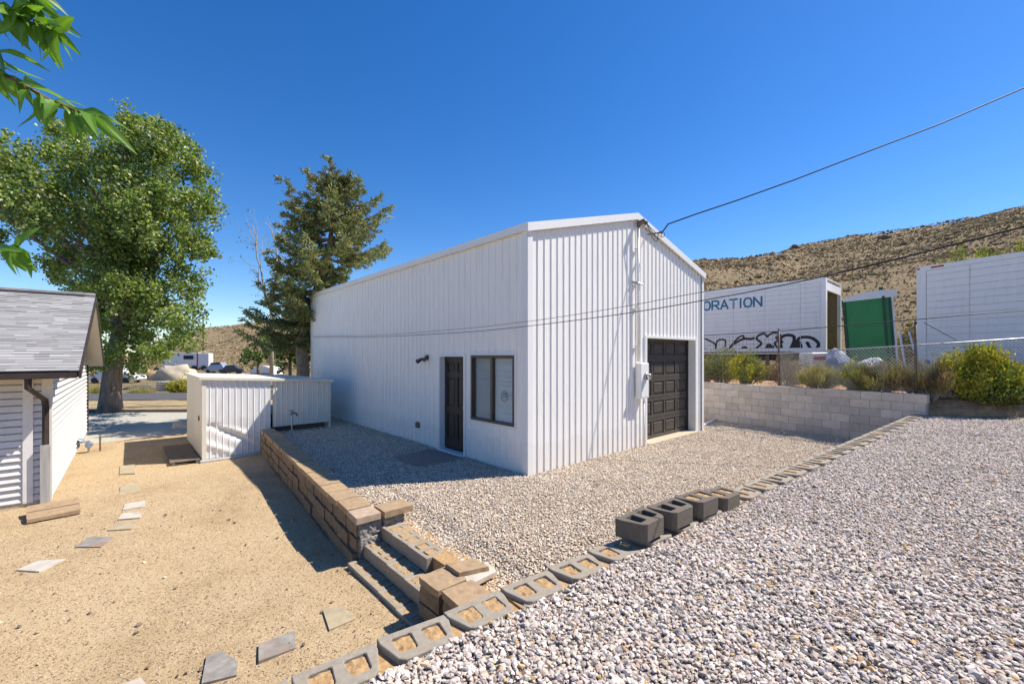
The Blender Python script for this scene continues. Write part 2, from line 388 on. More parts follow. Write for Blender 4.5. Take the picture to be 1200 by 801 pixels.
def build_ground():
    radii = [0, 6, 12, 16, 20, 24, 28, 33]; r = 38
    while r < 1500: radii.append(r); r *= 1.035 if r < 330 else 1.3
    V = []; nphi = 540
    for r in radii:
        for j in range(nphi):
            a = 2*math.pi*j/nphi; x, y = r*math.sin(a), r*math.cos(a)
            V.append((x, y, z_far(x, y) if r > 15 else -.62))
    Fc = []
    for i in range(len(radii)-1):
        for j in range(nphi):
            a = i*nphi+j; b = i*nphi+(j+1) % nphi; Fc.append((a, b, b+nphi, a+nphi))
    me = np_mesh('ground', np.array(V), np.array(Fc), M['ground'], smooth=True)
    o = bpy.data.objects.new('ground', me); COL.objects.link(o); tag(o, kind='structure')
build_ground()

def grid_sheet(poly, zf, step=.25, m=None, name='x', bulge=0):
    """a polygon filled by a jittered grid (clipped cell by cell with bmesh bisect) so its surface can undulate"""
    bm = bmesh.new(); vs = [bm.verts.new((x, y, 0)) for x, y in poly]; 
    for t_ in mathutils.geometry.tessellate_polygon([[Vector((x, y, 0)) for x, y in poly]]): bm.faces.new([vs[i] for i in t_])
    xs = [p[0] for p in poly]; ys = [p[1] for p in poly]
    k = min(xs)+step
    while k < max(xs): bmesh.ops.bisect_plane(bm, geom=bm.verts[:]+bm.edges[:]+bm.faces[:], plane_co=(k, 0, 0), plane_no=(1, 0, 0)); k += step
    k = min(ys)+step
    while k < max(ys): bmesh.ops.bisect_plane(bm, geom=bm.verts[:]+bm.edges[:]+bm.faces[:], plane_co=(0, k, 0), plane_no=(0, 1, 0)); k += step
    bmesh.ops.triangulate(bm, faces=[f for f in bm.faces if len(f.verts) > 4])
    for v in bm.verts: v.co.z = zf(v.co.x, v.co.y)
    bm.normal_update()
    for f in bm.faces:
        f.smooth = True
        if f.normal.z < 0: f.normal_flip()
    me = bpy.data.meshes.new(name); bm.to_mesh(me); bm.free(); me.materials.append(m)
    o = bpy.data.objects.new(name, me); COL.objects.link(o); tag(o, kind='structure'); return o

def und(x, y, s=.7, a=.02): return mn.noise(Vector((x*s, y*s, 0)))*a+mn.noise(Vector((x*s*3, y*s*3, 4)))*a*.4
def z_pad(x, y):
    v_ = Vector((x, y, 0))-BO; a = v_.dot(GV); b = v_.dot(LV); k = min(max((-2.05-a)/.45, 0), 1)*min(max((-.05-b)/.2, 0), 1)*min(max((b+3.3)/.3, 0), 1)
    return -.01+und(x, y, .8, .02)*(1-k)-.055*k
def z_sand(x, y):
    a = (Vector((x, y, 0))-BO).dot(GV)
    b = (Vector((x, y, 0))-BO).dot(LV); k = min(max((a+5.2)/1.9, 0), 1)*min(max((.8-b)/1.6, 0), 1)
    return -.5+.10*k+und(x, y, .6, .025)
# steps/tan wall geometry in building frame
TW = [(-3.165, -.16), (-2.60, 7.42)]     # outer face line of the tan wall (a,b)
def xy(v): return (v.x, v.y)
rowL = R0+RD*-3.2; rowR = R0+RD*12.3
pad_poly = [xy(BF(-2.95, -.25)), xy(BF(-2.62, -.35)), xy(BF(-2.62, -1.70)), xy(BF(-2.86, -1.75)), xy(R0+RD*1.06+RN*.02), xy(rowR+RN*.06), xy(W1+Vector((-.05, 0, 0))), xy(W_far), xy(BF(8, 16)), xy(BF(-2.3, 16)), xy(BF(-2.42, 7.4))]
grid_sheet(pad_poly, z_pad, .4, M['lower_gravel'], 'gravel_pad')
sand_poly = [xy(BF(-2.3, 12.6)), xy(BF(-2.75, -.3)), xy(BF(-2.75, -3.0)), xy(rowL+RN*.0), xy(rowL+Vector((-10, -1, 0))), (-22, 4), xy(BF(-14, 11)), xy(BF(-8, 12.2))]
grid_sheet(sand_poly, z_sand, .4, M['sand'], 'sand_yard')
up_poly = [xy(rowL-RN*.25), xy(rowR-RN*.25), xy(W1)] + [xy(b) for b in BANK[1:]] + [(40, -12), (-12, -12), (-9, -2.5)]
grid_sheet(up_poly, lambda x, y: z_up(x, y)+und(x, y, .8, .02), .5, M['upper_gravel'], 'gravel_lot')
# bank beside the lot: a short dirt face, then the terrace behind wall and bank
def z_ter(x, y, s): return 1.13+.012*s+und(x, y, .5, .10)
def build_terrace():
    line = [W_far]+[W1+WD*k for k in (12, 9, 7, 5.5, 4.5, 3.5, 2.5, 1.5, .7, .25)]+[W1+Vector((.22, .1, 0))]+BANK[1:2]+[Vector((12.4, 8.95, 0))]+BANK[2:]
    line = [Vector(p) for p in line]; V = []; Fc = []
    offs = [-.02, .03, .12, .28, .45, .8, 1.4, 2.2, 3.2, 4.5, 6, 8, 11, 15, 20, 22]
    for i, p in enumerate(line):
        a, b = line[max(i-1, 0)], line[min(i+1, len(line)-1)]; t = (b-a).normalized(); nrm = Vector((-t.y, t.x, 0))
        if nrm.dot(Vector((.7, .7, 0))) < 0: nrm = -nrm
        bank = i >= 11
        for o in offs:
            if bank:
                q = p+nrm*(o*1.0+.0); zz = z_up(p.x, p.y)-.05 if o < 0 else min(1.0, (o/.45)**.6)*(z_ter(q.x, q.y, o)-z_up(p.x, p.y)+.05)+z_up(p.x, p.y)-.05
            else:
                q = p+nrm*(o+.19); zz = z_ter(q.x, q.y, o)-(.02 if o < .2 else 0)
                if o < 0: zz = -.2
            if o > 20: zz = -2
            if o >= 0: zz += mn.noise(Vector((q.x*2, q.y*2, 7)))*.05*min(1, o*4)
            V.append((q.x, q.y, zz))
    n = len(offs)
    for i in range(len(line)-1):
        for j in range(n-1):
            a = i*n+j; Fc.append((a, a+n, a+n+1, a+1))
    me = np_mesh('terrace', np.array(V), np.array(Fc), M['dirtbank'], smooth=True)
    o = bpy.data.objects.new('terrace_ground', me); COL.objects.link(o); tag(o, kind='structure')
build_terrace()
# driveway, road and verge beyond the yard, each a thin sheet
def strip(name, pts, z, m, step=1.5, amp=.01): grid_sheet([(p.x, p.y) for p in pts], lambda x, y: z+und(x, y, .5, amp), step, m, name)
def Gs(pxs, z): return [G(x, y, z) for x, y in pxs]
dv = [BF(-2.0, 12.3), BF(-8, 12.0), BF(-14, 10.7), Vector((-36, 8, 0)), Vector((-34, 19.0, 0)), Vector((-12, 20.2, 0)), Vector((-5, 21.5, 0)), BF(0, 14.5)]
strip('driveway', dv, -.54, M['driveway'], 1.0)
strip('verge', [Vector((-36, 18.9, 0)), Vector((-34, 24, 0)), Vector((-5, 26.6, 0)), Vector((-3, 21.6, 0)), Vector((-12, 20.1, 0))], -.50, M['verge'], 1.0, .05)
strip('road', [Vector((-80, 18.5, 0)), Vector((-80, 24.5, 0)), Vector((-30, 28.6, 0)), Vector((10, 33, 0)), Vector((10, 28.6, 0)), Vector((-5, 26.4, 0)), Vector((-34, 23.4, 0))], -.47, M['asphalt'], 3, .0)
mb = MB()
for i in range(9):
    x0 = -30+i*2.7; y0 = 18.95+.065*(x0+30)
    mb.obox((x0, y0, -.6), (2.68, .17, 0), (0, .14, 0), (0, 0, .19), .01)
tag(part('timber_edging', mb, M['wood']), 'long weathered timber edging between grey driveway and dry verge', 'edging')

# ------------------------------------------------------------------ gravel: real stones
ICO = None
def ico():
    bm = bmesh.new(); bmesh.ops.create_icosphere(bm, subdivisions=1, radius=1)
    v = np.array([v.co[:] for v in bm.verts]); f = np.array([[x.index for x in q.verts] for q in bm.faces]); bm.free(); return v, f
OCT = (np.array([(1, 0, 0), (-1, 0, 0), (0, 1, 0), (0, -1, 0), (0, 0, 1), (0, 0, -1)], float), np.array([(0, 2, 4), (2, 1, 4), (1, 3, 4), (3, 0, 4), (2, 0, 5), (1, 2, 5), (3, 1, 5), (0, 3, 5)]))
def in_poly(X, Y, poly):
    ins = np.zeros(len(X), bool); n = len(poly)
    for i in range(n):
        x1, y1 = poly[i]; x2, y2 = poly[(i+1) % n]
        c = ((y1 > Y) != (y2 > Y)); ins ^= c & (X < (x2-x1)*(Y-y1)/((y2-y1) or 1e-9)+x1)
    return ins
def stones(name, poly, zfun, dens, size, palette, label, rmax=14, rmin=0, lod_r=4.6, qlim=1.45, avoid=None, flat=.5, ymin=.9, smooth_near=False, sink=.25, mtl=None):
    xs = [p[0] for p in poly]; ys = [p[1] for p in poly]
    x0, x1, y0, y1 = max(min(xs), -rmax), min(max(xs), rmax), max(min(ys), ymin), min(max(ys), rmax)
    n = int((x1-x0)*(y1-y0)*dens); X = RNG.uniform(x0, x1, n); Y = RNG.uniform(y0, y1, n)
    r = np.hypot(X, Y); k = in_poly(X, Y, poly) & (r < rmax) & (r > rmin) & (np.abs(X) < qlim*Y+.4)
    if avoid is not None: k &= ~avoid(X, Y)
    X, Y, r = X[k], Y[k], r[k]; n = len(X)
    Z = np.array([zfun(x, y) for x, y in zip(X, Y)])
    pos = np.array([p for p, c in palette]); cols = np.array([c for p, c in palette])
    ci = np.searchsorted(pos, RNG.uniform(0, 1, n), 'right')-1
    tint = cols[ci]*RNG.uniform(.75, 1.25, (n, 1))*RNG.uniform(.96, 1.04, (n, 3))
    allV, allF, allT = [], [], []; off = 0
    bases = [(ico(), r < lod_r), (OCT, r >= lod_r)]
    for (bv, bf), sel in bases:
        m = sel.sum()
        if not m: continue
        s = RNG.uniform(size[0], size[1], (m, 1))*.5
        s = s*np.where(RNG.uniform(0, 1, (m, 1)) < .08, 1.35, 1)
        ax = np.concatenate([s, s*RNG.uniform(.55, .95, (m, 1)), s*RNG.uniform(flat*.7, flat*1.2, (m, 1))], 1)
        v = bv[None]*(1+RNG.uniform(-.34, .30, (m, len(bv), 1)))*ax[:, None, :]
        q = RNG.normal(0, 1, (m, 4)); tilt = RNG.normal(0, .35, (m, 2)); yaw = RNG.uniform(0, 6.283, m)
        cy, sy = np.cos(yaw), np.sin(yaw); cx, sx = np.cos(tilt[:, 0]), np.sin(tilt[:, 0]); cz, sz = np.cos(tilt[:, 1]), np.sin(tilt[:, 1])
        Rx = np.zeros((m, 3, 3)); Rx[:, 0, 0] = 1; Rx[:, 1, 1] = cx; Rx[:, 1, 2] = -sx; Rx[:, 2, 1] = sx; Rx[:, 2, 2] = cx
        Ry = np.zeros((m, 3, 3)); Ry[:, 1, 1] = 1; Ry[:, 0, 0] = cz; Ry[:, 0, 2] = sz; Ry[:, 2, 0] = -sz; Ry[:, 2, 2] = cz
        Rz = np.zeros((m, 3, 3)); Rz[:, 2, 2] = 1; Rz[:, 0, 0] = cy; Rz[:, 0, 1] = -sy; Rz[:, 1, 0] = sy; Rz[:, 1, 1] = cy
        RR = np.einsum('nij,njk,nkl->nil', Rz, Ry, Rx); v = np.einsum('nij,nkj->nki', RR, v)
        c = np.stack([X[sel], Y[sel], Z[sel]+ax[:, 2]*(1-sink*2)+RNG.uniform(0, .012, m)*(size[1]/.04)], 1)
        v = v+c[:, None, :]; nb = len(bv)
        allV.append(v.reshape(-1, 3)); allF.append((bf[None]+(np.arange(m)*nb)[:, None, None]+off).reshape(-1, 3)); off += m*nb
        allT.append(np.repeat(tint[sel], nb, 0))
    me = np_mesh(name, np.concatenate(allV), np.concatenate(allF), mtl or M['stone'], np.concatenate(allT))
    o = bpy.data.objects.new(name, me); COL.objects.link(o); tag(o, label, 'gravel', kind='stuff'); return n
# ------------------------------------------------------------------ steel building
BW, BL = 6.87, 11.9; ZE, ZR = 4.36, 5.28
def rib_profile(L, pitch, off=.06, w=.055, h=.02, minor=True, start=0):
    """breakpoints (t, depth) of ribbed sheet along a wall"""
    pts = [(start, 0)]; k = start+off
    while k < L-.06:
        pts += [(k, 0), (k+.012, h), (k+w-.012, h), (k+w, 0)]
        if minor and k+pitch < L-.05:
            for q in (.4, .7): c = k+pitch*q; pts += [(c, 0), (c+.008, h*.22), (c+.02, h*.22), (c+.028, 0)]
        k += pitch
    pts.append((L, 0)); return pts
def ribbed(name, o, d, nrm, L, z0, ztop, m, parent, pitch=.2286, openings=(), w=.055, h=.02, thick=.05, minor=True, back=True, warp=None, start=0):
    prof = rib_profile(L, pitch, w=w, h=h, minor=minor, start=start)
    ts = set(t for t, _ in prof)
    for a, b, c, e in openings: ts |= {a, b}
    for q in np.arange(start+.05, L, .05) if warp else []: ts.add(float(q))
    if callable(ztop) and BW/2 < L: ts.add(BW/2)
    ts = sorted(ts); xs = [p[0] for p in prof]; hs = [p[1] for p in prof]
    mb = MB(); zt = ztop if callable(ztop) else (lambda t: ztop)
    def pt(t, z):
        dd = float(np.interp(t, xs, hs)); 
        if warp: dd += warp(t, z)
        q = o+d*t+nrm*dd; return (q.x, q.y, z)
    for t0, t1 in zip(ts, ts[1:]):
        if t1-t0 < 1e-5: continue
        tm = (t0+t1)/2; segs = [(z0, None)]
        for a, b, c, e in openings:
            if a-1e-6 <= tm <= b+1e-6: segs = ([(z0, c)] if c > z0+.001 else [])+[(e, None)]
        for za, zb in segs:
            b0 = zt(t0) if zb is None else zb; b1 = zt(t1) if zb is None else zb
            n = 1 if not warp else 44
            for q in range(n):
                u0, u1 = q/n, (q+1)/n
                mb.quad(pt(t0, za+(b0-za)*u0), pt(t1, za+(b1-za)*u0), pt(t1, za+(b1-za)*u1), pt(t0, za+(b0-za)*u1))
    if back:
        bk = lambda t, z: tuple(o+d*t-nrm*thick+UP*z)
        lastb = None
        for t0, t1 in zip(ts, ts[1:]):
            tm = (t0+t1)/2; segs = [(z0, None)]
            for a, b, c, e in openings:
                if a <= tm <= b: segs = ([(z0, c)] if c > z0+.001 else [])+[(e, None)]
            for za, zb in segs:
                b0 = zt(t0) if zb is None else zb; b1 = zt(t1) if zb is None else zb
                mb.quad(bk(t1, za), bk(t0, za), bk(t0, b0), bk(t1, b1))
    return part(name, mb, m, parent)
shop = thing('metal_building', 'tall white ribbed steel building with dark garage door, low gable roof', 'building', tuple(BO))
zg = lambda t: ZE+(ZR-ZE)*(1-abs(t-BW/2)/(BW/2))-.02
gz = -.03
D0, D1, DZ = 3.88, 6.39, 2.52           # garage opening along the gable
ribbed('gable_wall', BO, GV, -LV, BW, gz, zg, M['metal'], shop, openings=[(D0, D1, gz, DZ)], h=.018, w=.03, minor=False, pitch=.178)
# long wall; door and window openings measured from the near corner
P0, P1, PZ = 1.84, 2.83, 2.09; N0, N1, NZ0, NZ1 = .31, 1.63, .80, 2.10
ribbed('long_wall', BO, LV, -GV, BL, gz, ZE-.02, M['metal'], shop, openings=[(P0, P1, gz, PZ), (N0, N1, NZ0, NZ1)], h=.022, w=.034, pitch=.20)
mb = MB()
for o, d, n_, L in ((BO+GV*BW, LV, GV, BL),): mb.obox(o-n_*.05+UP*gz, d*L, n_*.05, UP*(ZE-gz-.02))
mb.obox(BO+LV*BL-LV*.05+UP*gz, GV*BW, LV*.05, UP*(ZE-gz-.02))
q = [BO+LV*(BL-.03)+UP*(ZE-.02), BO+LV*(BL-.03)+GV*BW+UP*(ZE-.02), BO+LV*(BL-.03)+GV*BW/2+UP*(ZR-.02)]
mb.tri(q[0], q[2], q[1]); part('rear_wall', mb, M['metal'], shop)
mb = MB()
for s in (0, 1):
    e0 = BF(-.05 if s == 0 else BW+.05, -.06, ZE-.01); r0 = BF(BW/2, -.06, ZR+.013)
    e1, r1 = e0+LV*(BL+.12), r0+LV*(BL+.12)
    th = UP*.035
    mb.quad(e0+th, r0+th, r1+th, e1+th) if s else mb.quad(r0+th, e0+th, e1+th, r1+th)
    mb.quad(e0, e1, r1, r0) if s else mb.quad(e1, e0, r0, r1)
    mb.quad(e0, e1, e1+th, e0+th); mb.quad(e0, r0, r0+th, e0+th)
part('roof', mb, M['metal'], shop)
# rake trim on the gable, eave trim on the long wall, corner trims
def sloped_board(p, q, out, hgt, th):
    """board with its top edge from p to q, hanging down hgt, th proud along out"""
    b = MB(); b.obox(p-UP*hgt, q-p, out*th, UP*hgt); return b
for s in (0, 1):
    e = BF(-.06 if s == 0 else BW+.06, -.035, ZE+.045); r_ = BF(BW/2, -.035, ZR+.065)
    part('rake_trim', sloped_board(e, r_, -LV, .15, .045), M['trim'], shop)
mb = sloped_board(BF(-.03, -.075, ZE+.05), BF(-.03, BL+.05, ZE+.05), -GV, .13, .04)
part('eave_trim', mb, M['trim'], shop)
mb = sloped_board(BF(BW+.03, -.075, ZE+.05), BF(BW+.03, BL+.05, ZE+.05), GV, .13, .04)
part('eave_trim', mb, M['trim'], shop)
mb = MB(); mb.obox(BF(-.026, -.034, gz), GV*.13, LV*.006, UP*(ZE-.03)); mb.obox(BF(-.026, -.034, gz), GV*.006, LV*.13, UP*(ZE-.03))
part('corner_trim', mb, M['trim'], shop)
mb = MB(); mb.obox(BF(BW-.09, -.034, gz), GV*.11, LV*.006, UP*(ZE-.03)); mb.obox(BF(BW+.012, -.034, gz), GV*.006, LV*.13, UP*(ZE-.03))
part('corner_trim', mb, M['trim'], shop)
mb = MB(); mb.obox(BF(-.022, BL-.10, gz), GV*.006, LV*.12, UP*(ZE-.03)); part('corner_trim', mb, M['trim'], shop)
# garage door
rc = .2
mb = MB(); t = .045
mb.obox(BF(D0-.07, -.036, gz), GV*.08, LV*(rc+.03), UP*(DZ-gz+.05)); mb.obox(BF(D1-.01, -.036, gz), GV*.08, LV*(rc+.03), UP*(DZ-gz+.05))
mb.obox(BF(D0+.012, -.034, DZ-.01), GV*(D1-D0-.024), LV*(rc+.028), UP*.055)
part('garage_door_frame', mb, M['trim'], shop)
gd = MB(); gw = D1-D0; npn = 8; nsec = 5; sh = (DZ-.03)/nsec
gd.obox(BF(D0+.01, rc+.03, 0), GV*(gw-.02), LV*.03, UP*DZ)
for s in range(nsec):
    z0 = .03+s*sh
    # section rails and stiles raised round sunk panels
    gd.obox(BF(D0+.012, rc+.002, z0+.004), GV*(gw-.024), LV*.03, UP*.075); gd.obox(BF(D0+.012, rc+.002, z0+sh-.075), GV*(gw-.024), LV*.03, UP*.071)
    for k in range(npn//2*1+1):
        x = D0+.012+(gw-.10)*k/(npn//2); gd.obox(BF(x, rc+.004, z0+.07), GV*.08, LV*.028, UP*(sh-.14))
    for k in range(npn//2):
        x = D0+.012+(gw-.10)*k/(npn//2)+.08; ww = (gw-.10)/(npn//2)-.08
        gd.obox(BF(x+.05, rc+.012, z0+.125), GV*(ww-.10), LV*.02, UP*(sh-.25), .012)
part('garage_door', gd, M['garage'], shop)
mb = MB(); mb.obox(BF(D1-.07, rc-.03, 0), GV*.06, LV*.035, UP*(DZ-.01)); part('door_seal', mb, M['black'], shop)
mb = MB(); mb.obox(BF(D0+.02, -.10, -.05), GV*(gw-.04), LV*(rc+.14), UP*.075, .01); part('door_sill', mb, M['concrete'], shop)
# person door
fr = MB(); fw = .05
fr.obox(BF(-.04, P0-.012, 0), GV*.16, LV*fw, UP*(PZ+.03)); fr.obox(BF(-.04, P1-fw+.012, 0), GV*.16, LV*fw, UP*(PZ+.03)); fr.obox(BF(-.038, P0+fw-.012, PZ-.02), GV*.158, LV*(P1-P0-2*fw+.024), UP*.05)
part('door_frame', fr, M['trim'], shop)
dr = MB(); dw0, dw1 = P0+.04, P1-.04; dz0, dz1 = .05, PZ-.02; dd = .10
dr.obox(BF(dd+.02, dw0, dz0), GV*.03, LV*(dw1-dw0), UP*(dz1-dz0))
W = dw1-dw0; rails = [(dz0, .22), (.82, .15), (1.62, .11), (dz1-.13, .13)]
for z, hh in rails: dr.obox(BF(dd, dw0, z), GV*.022, LV*W, UP*hh)
for x in (0, W/2-.05, W-.11): dr.obox(BF(dd+.001, dw0+x, dz0+.05), GV*.022, LV*(.11 if x != W/2-.05 else .10), UP*(dz1-dz0-.1))
for x in (.15, W/2+.09):
    for z0, z1 in ((.32, .78), (1.02, 1.58), (1.78, dz1-.17)): dr.obox(BF(dd+.006, dw0+x, z0), GV*.02, LV*(W/2-.24), UP*(z1-z0), .012)
door = part('door', dr, M['darkdoor'], shop)
mb = MB(); mb.tube([BF(dd, dw0+.06, 1.0), BF(dd-.05, dw0+.06, 1.0)], [.018, .014], 10); mb.tube([BF(dd-.05, dw0+.06, 1.0), BF(dd-.09, dw0+.06, 1.0)], [.028, .022], 10); part('door_knob', mb, M['chrome'], door)
mb = MB(); mb.obox(BF(-.09, P0, -.02), GV*.2, LV*(P1-P0), UP*.045, .008); part('threshold', mb, M['trim'], shop)
# window
wf = MB(); f = .05
for a, b, c, e in ((N0, N0+f, NZ0, NZ1), (N1-f, N1, NZ0, NZ1)): wf.obox(BF(-.035, a, c), GV*.10, LV*(b-a), UP*(e-c))
for z in (NZ0, NZ1-f): wf.obox(BF(-.033, N0+f, z), GV*.096, LV*(N1-N0-2*f), UP*f)
mid = (N0+N1)/2; wf.obox(BF(-.02, mid-.02, NZ0+f), GV*.06, LV*.05, UP*(NZ1-NZ0-2*f))
for a, b in ((mid+.03, N1-f),):
    wf.obox(BF(-.005, a, NZ0+f), GV*.03, LV*.03, UP*(NZ1-NZ0-2*f)); wf.obox(BF(-.005, b-.03, NZ0+f), GV*.03, LV*.03, UP*(NZ1-NZ0-2*f))
wn = part('window', wf, M['bronze'], shop)
mb = MB(); mb.obox(BF(.02, N0+f, NZ0+f), GV*.006, LV*(N1-N0-2*f), UP*(NZ1-NZ0-2*f)); part('pane', mb, M['glass'], wn)
mb = MB(); nsl = 30
for k in range(nsl):
    z = NZ0+.05+(NZ1-NZ0-.11)*k/nsl
    for a, b in ((N0+.06, mid-.03), (mid+.04, N1-.06)):
        jj = RNG.uniform(-.006, .006); mb.quad(BF(.040, a, z+jj), BF(.040, b, z), BF(.056, b, z+.036), BF(.056, a, z+.036+jj))
part('blinds', mb, M['blind'], wn)
mb = MB(); mb.quad(BF(.14, N0+.04, NZ0+.04), BF(.14, N1-.04, NZ0+.04), BF(.14, N1-.04, NZ1-.04), BF(.14, N0+.04, NZ1-.04)); part('room_backing', mb, M['greywood'], wn)
mb = MB(); mb.quad(BF(.004, mid+.05, NZ0+f), BF(.004, N1-f, NZ0+f), BF(.004, N1-f, NZ1-f), BF(.004, mid+.05, NZ1-f)); part('screen', mb, M['screen'], wn)
mb = MB()  # faded oval sticker low on the near pane
c = BF(.015, .64, 1.33); ring = [c+LV*(math.cos(a)*.085)+UP*(math.sin(a)*.10) for a in np.linspace(0, 6.283, 20)]
mb.tube(ring, .006, 5, False); 
for dz in (-.02, .03): mb.obox(c-LV*.05+UP*dz, LV*.10, GV*.002, UP*.022)
part('faded_sticker', mb, M['bluegrey'], wn)
mb = MB()  # outer casing round the window
for a, b, c_, e in ((N0-.045, N0, NZ0-.045, NZ1+.045), (N1, N1+.045, NZ0-.045, NZ1+.045)): mb.obox(BF(-.03, a, c_), GV*.03, LV*(b-a), UP*(e-c_))
for z in (NZ0-.045, NZ1): mb.obox(BF(-.028, N0, z), GV*.028, LV*(N1-N0), UP*.045)
part('casing', mb, M['trim'], wn)
# wall lamp and vent by the door: fixtures screwed to the wall
lp = MB(); lp.tube([BF(-.02, 3.33, 2.05), BF(-.07, 3.33, 2.05)], [.065, .05], 12); lp.tube([BF(-.05, 3.33, 2.05), BF(-.14, 3.36, 2.0)], .02, 8)
lp.tube([BF(-.13, 3.38, 2.02), BF(-.17, 3.44, 1.98), BF(-.20, 3.50, 1.95)], [.025, .045, .055], 10); lp.tube([BF(-.1, 3.3, 2.03), BF(-.17, 3.24, 2.0)], [.02, .05], 10)
part('flood_lamp', lp, M['bronze'], shop)
mb = MB(); mb.obox(BF(-.06, 3.70, .36), GV*.06, LV*.14, UP*.13, .008)
for k in range(4): mb.obox(BF(-.07, 3.71, .38+k*.028), GV*.02, LV*.12, UP*.01)
part('vent_cover', mb, M['rust'], shop)
# service mast, meter box
mx = 3.36
ms = MB(); ms.tube([BF(mx+.06, -.085, 1.95), BF(mx+.06, -.085, 5.02)], .032, 12)
for z in (2.3, 3.2, 3.75, 4.5): ms.obox(BF(mx-.0, -.095, z), GV*.12, LV*.07, UP*.03)
mast = part('service_mast', ms, M['trim'], shop, True)
wh = MB(); wh.tube([BF(mx+.06, -.085, 5.0), BF(mx+.07, -.10, 5.1), BF(mx+.10, -.2, 5.13), BF(mx+.12, -.26, 5.06)], [.035, .06, .065, .05], 10)
part('weatherhead', wh, M['rust'], mast, True)
lo = MB()
for a, s in ((.1, .0), (.18, .06), (.28, .1)):
    p0 = BF(mx+.12, -.26, 5.07); p1 = BF(mx+.5+a*.6, -.30-s, 4.93)
    mid_ = BF(mx+.35+a, -.34-s, 4.42+s*2.2); pts = []
    for k in range(9):
        t = k/8; pts.append(p0*(1-t)**2+mid_*2*t*(1-t)+p1*t*t)
    lo.tube(pts, .008, 5)
part('drip_loops', lo, M['cable'], mast)
mb = MB(); mb.tube([BF(mx+.52, -.05, 4.94), BF(mx+.60, -.34, 4.94)], .015, 6); mb.tube([BF(mx+.60, -.30, 4.94), BF(mx+.60, -.40, 4.94)], .03, 8); part('insulator_bracket', mb, M['rust'], shop)
mb = MB(); mb.obox(BF(mx-.10, -.075, 3.72), GV*.12, LV*.05, UP*.05); mb.tube([BF(mx+.02, -.10, 3.74), BF(mx+.14, -.16, 3.70)], .018, 6); part('cleat', mb, M['grey_metal'], shop)
bx = MB(); bx.obox(BF(3.38, -.18, 1.12), GV*.34, LV*.15, UP*.80, .012)
meter = part('meter_box', bx, M['trim'], shop)
mb = MB(); mb.obox(BF(3.40, -.184, 1.15), GV*.30, LV*.004, UP*.40); part('box_cover', mb, M['trim'], meter)
mb = MB(); cm = BF(3.58, -.18, 1.62); mb.tube([cm, cm-LV*.05], [.085, .08], 20); part('meter_socket', mb, M['grey_metal'], meter, True)
mb = MB(); mb.tube([cm-LV*.05, cm-LV*.12, cm-LV*.135], [.07, .066, .045], 18); part('meter_glass', mb, M['chrome'], meter, True)
mb = MB(); mb.tube([BF(3.63, -.10, 1.05), BF(3.63, -.10, -.03)], .022, 8); part('conduit', mb, M['trim'], shop, True)
# concrete pad at the person door, drain pipe behind the far corner
mb = MB(); mb.prism([xy(BF(-.15, 1.7)), xy(BF(-1.0, 1.65)), xy(BF(-1.25, 2.1)), xy(BF(-1.05, 2.75)), xy(BF(-.2, 2.95))], -.03, .012)
tag(part('door_mat', mb, M['mat']), 'flat brown mat on the shaded gravel outside the black door', 'mat')
mb = MB(); c0 = G(822, 499, .02); c1 = G(842, 490, .02); c2 = G(857, 488, .05)
pp = thing('drain_pipe', 'white pipe with black end lying on gravel beyond the garage door', 'pipe', tuple(c0))
mb.tube([c0, c1], .05, 10); part('pipe', mb, M['trim'], pp, True); mb = MB(); mb.tube([c1, c2], [.065, .06], 10); part('black_coupling', mb, M['black'], pp, True)
# ------------------------------------------------------------------ sheds
def quadbox(a0, a1, b0, b1, zb, zt_l, zt_r):
    m = MB(); m.prism([xy(BF(a0, b0)), xy(BF(a1, b0)), xy(BF(a1, b1)), xy(BF(a0, b1))], zb, lambda x, y: zt_l+(zt_r-zt_l)*(((Vector((x, y, 0))-BO).dot(GV)-a0)/(a1-a0))); return m
SA0, SA1, SB0, SB1 = -3.88, -2.37, 7.45, 11.0
shed = thing('storage_shed', 'low white metal shed with crumpled ribbed front, beside the tan wall', 'shed', tuple(BF(SA0, SB0, -.5)))
def dent(t, z):
    zz = (z+.5); g = lambda cx, cz, sx, sz, a, th=0: a*math.exp(-(((t-cx)*math.cos(th)+(zz-cz)*math.sin(th))/sx)**2-((-(t-cx)*math.sin(th)+(zz-cz)*math.cos(th))/sz)**2)
    return g(.60, .55, .60, .07, -.055, -.55)+g(.30, .25, .50, .08, .04, -.5)+g(.95, .42, .35, .05, .025, -.75)+g(.12, .85, .16, .05, -.03)+g(.45, .75, .5, .05, .02, -.35)+mn.noise(Vector((t*2.2, zz*3.5, 1)))*.018*max(0, 1-zz/1.3)
ribbed('front_wall', BF(SA0+.09, SB0), GV, -LV, SA1-SA0-.10, -.46, lambda t: 1.50-.03*t, M['shedmetal'], shed, pitch=.135, w=.03, h=.012, minor=False, warp=dent, thick=.2)
mb = MB(); mb.obox(BF(SA0, SB0-.02, -.46), GV*.09, LV*.05, UP*1.96); part('corner_post', mb, M['shedside'], shed)
mb = MB(); n2 = (SB1-SB0)/2
for k in range(2): mb.obox(BF(SA0, SB0+.03+k*n2+.012, -.46), GV*.02, LV*(n2-.024), UP*1.95); 
mb.obox(BF(SA0+.025, SB0+.06, -.46), GV*.02, LV*(SB1-SB0-.1), UP*1.93)
sd = part('side_door', mb, M['shedside'], shed)
mb = MB(); mb.obox(BF(SA0-.03, SB0+.45, .45), GV*.035, LV*.03, UP*.12); part('latch', mb, M['rust'], sd)
mb = MB(); mb.obox(BF(SA0+.02, SB1-.03, -.46), GV*(SA1-SA0), LV*.03, UP*1.95); part('rear_wall', mb, M['shedside'], shed)
mb = MB()
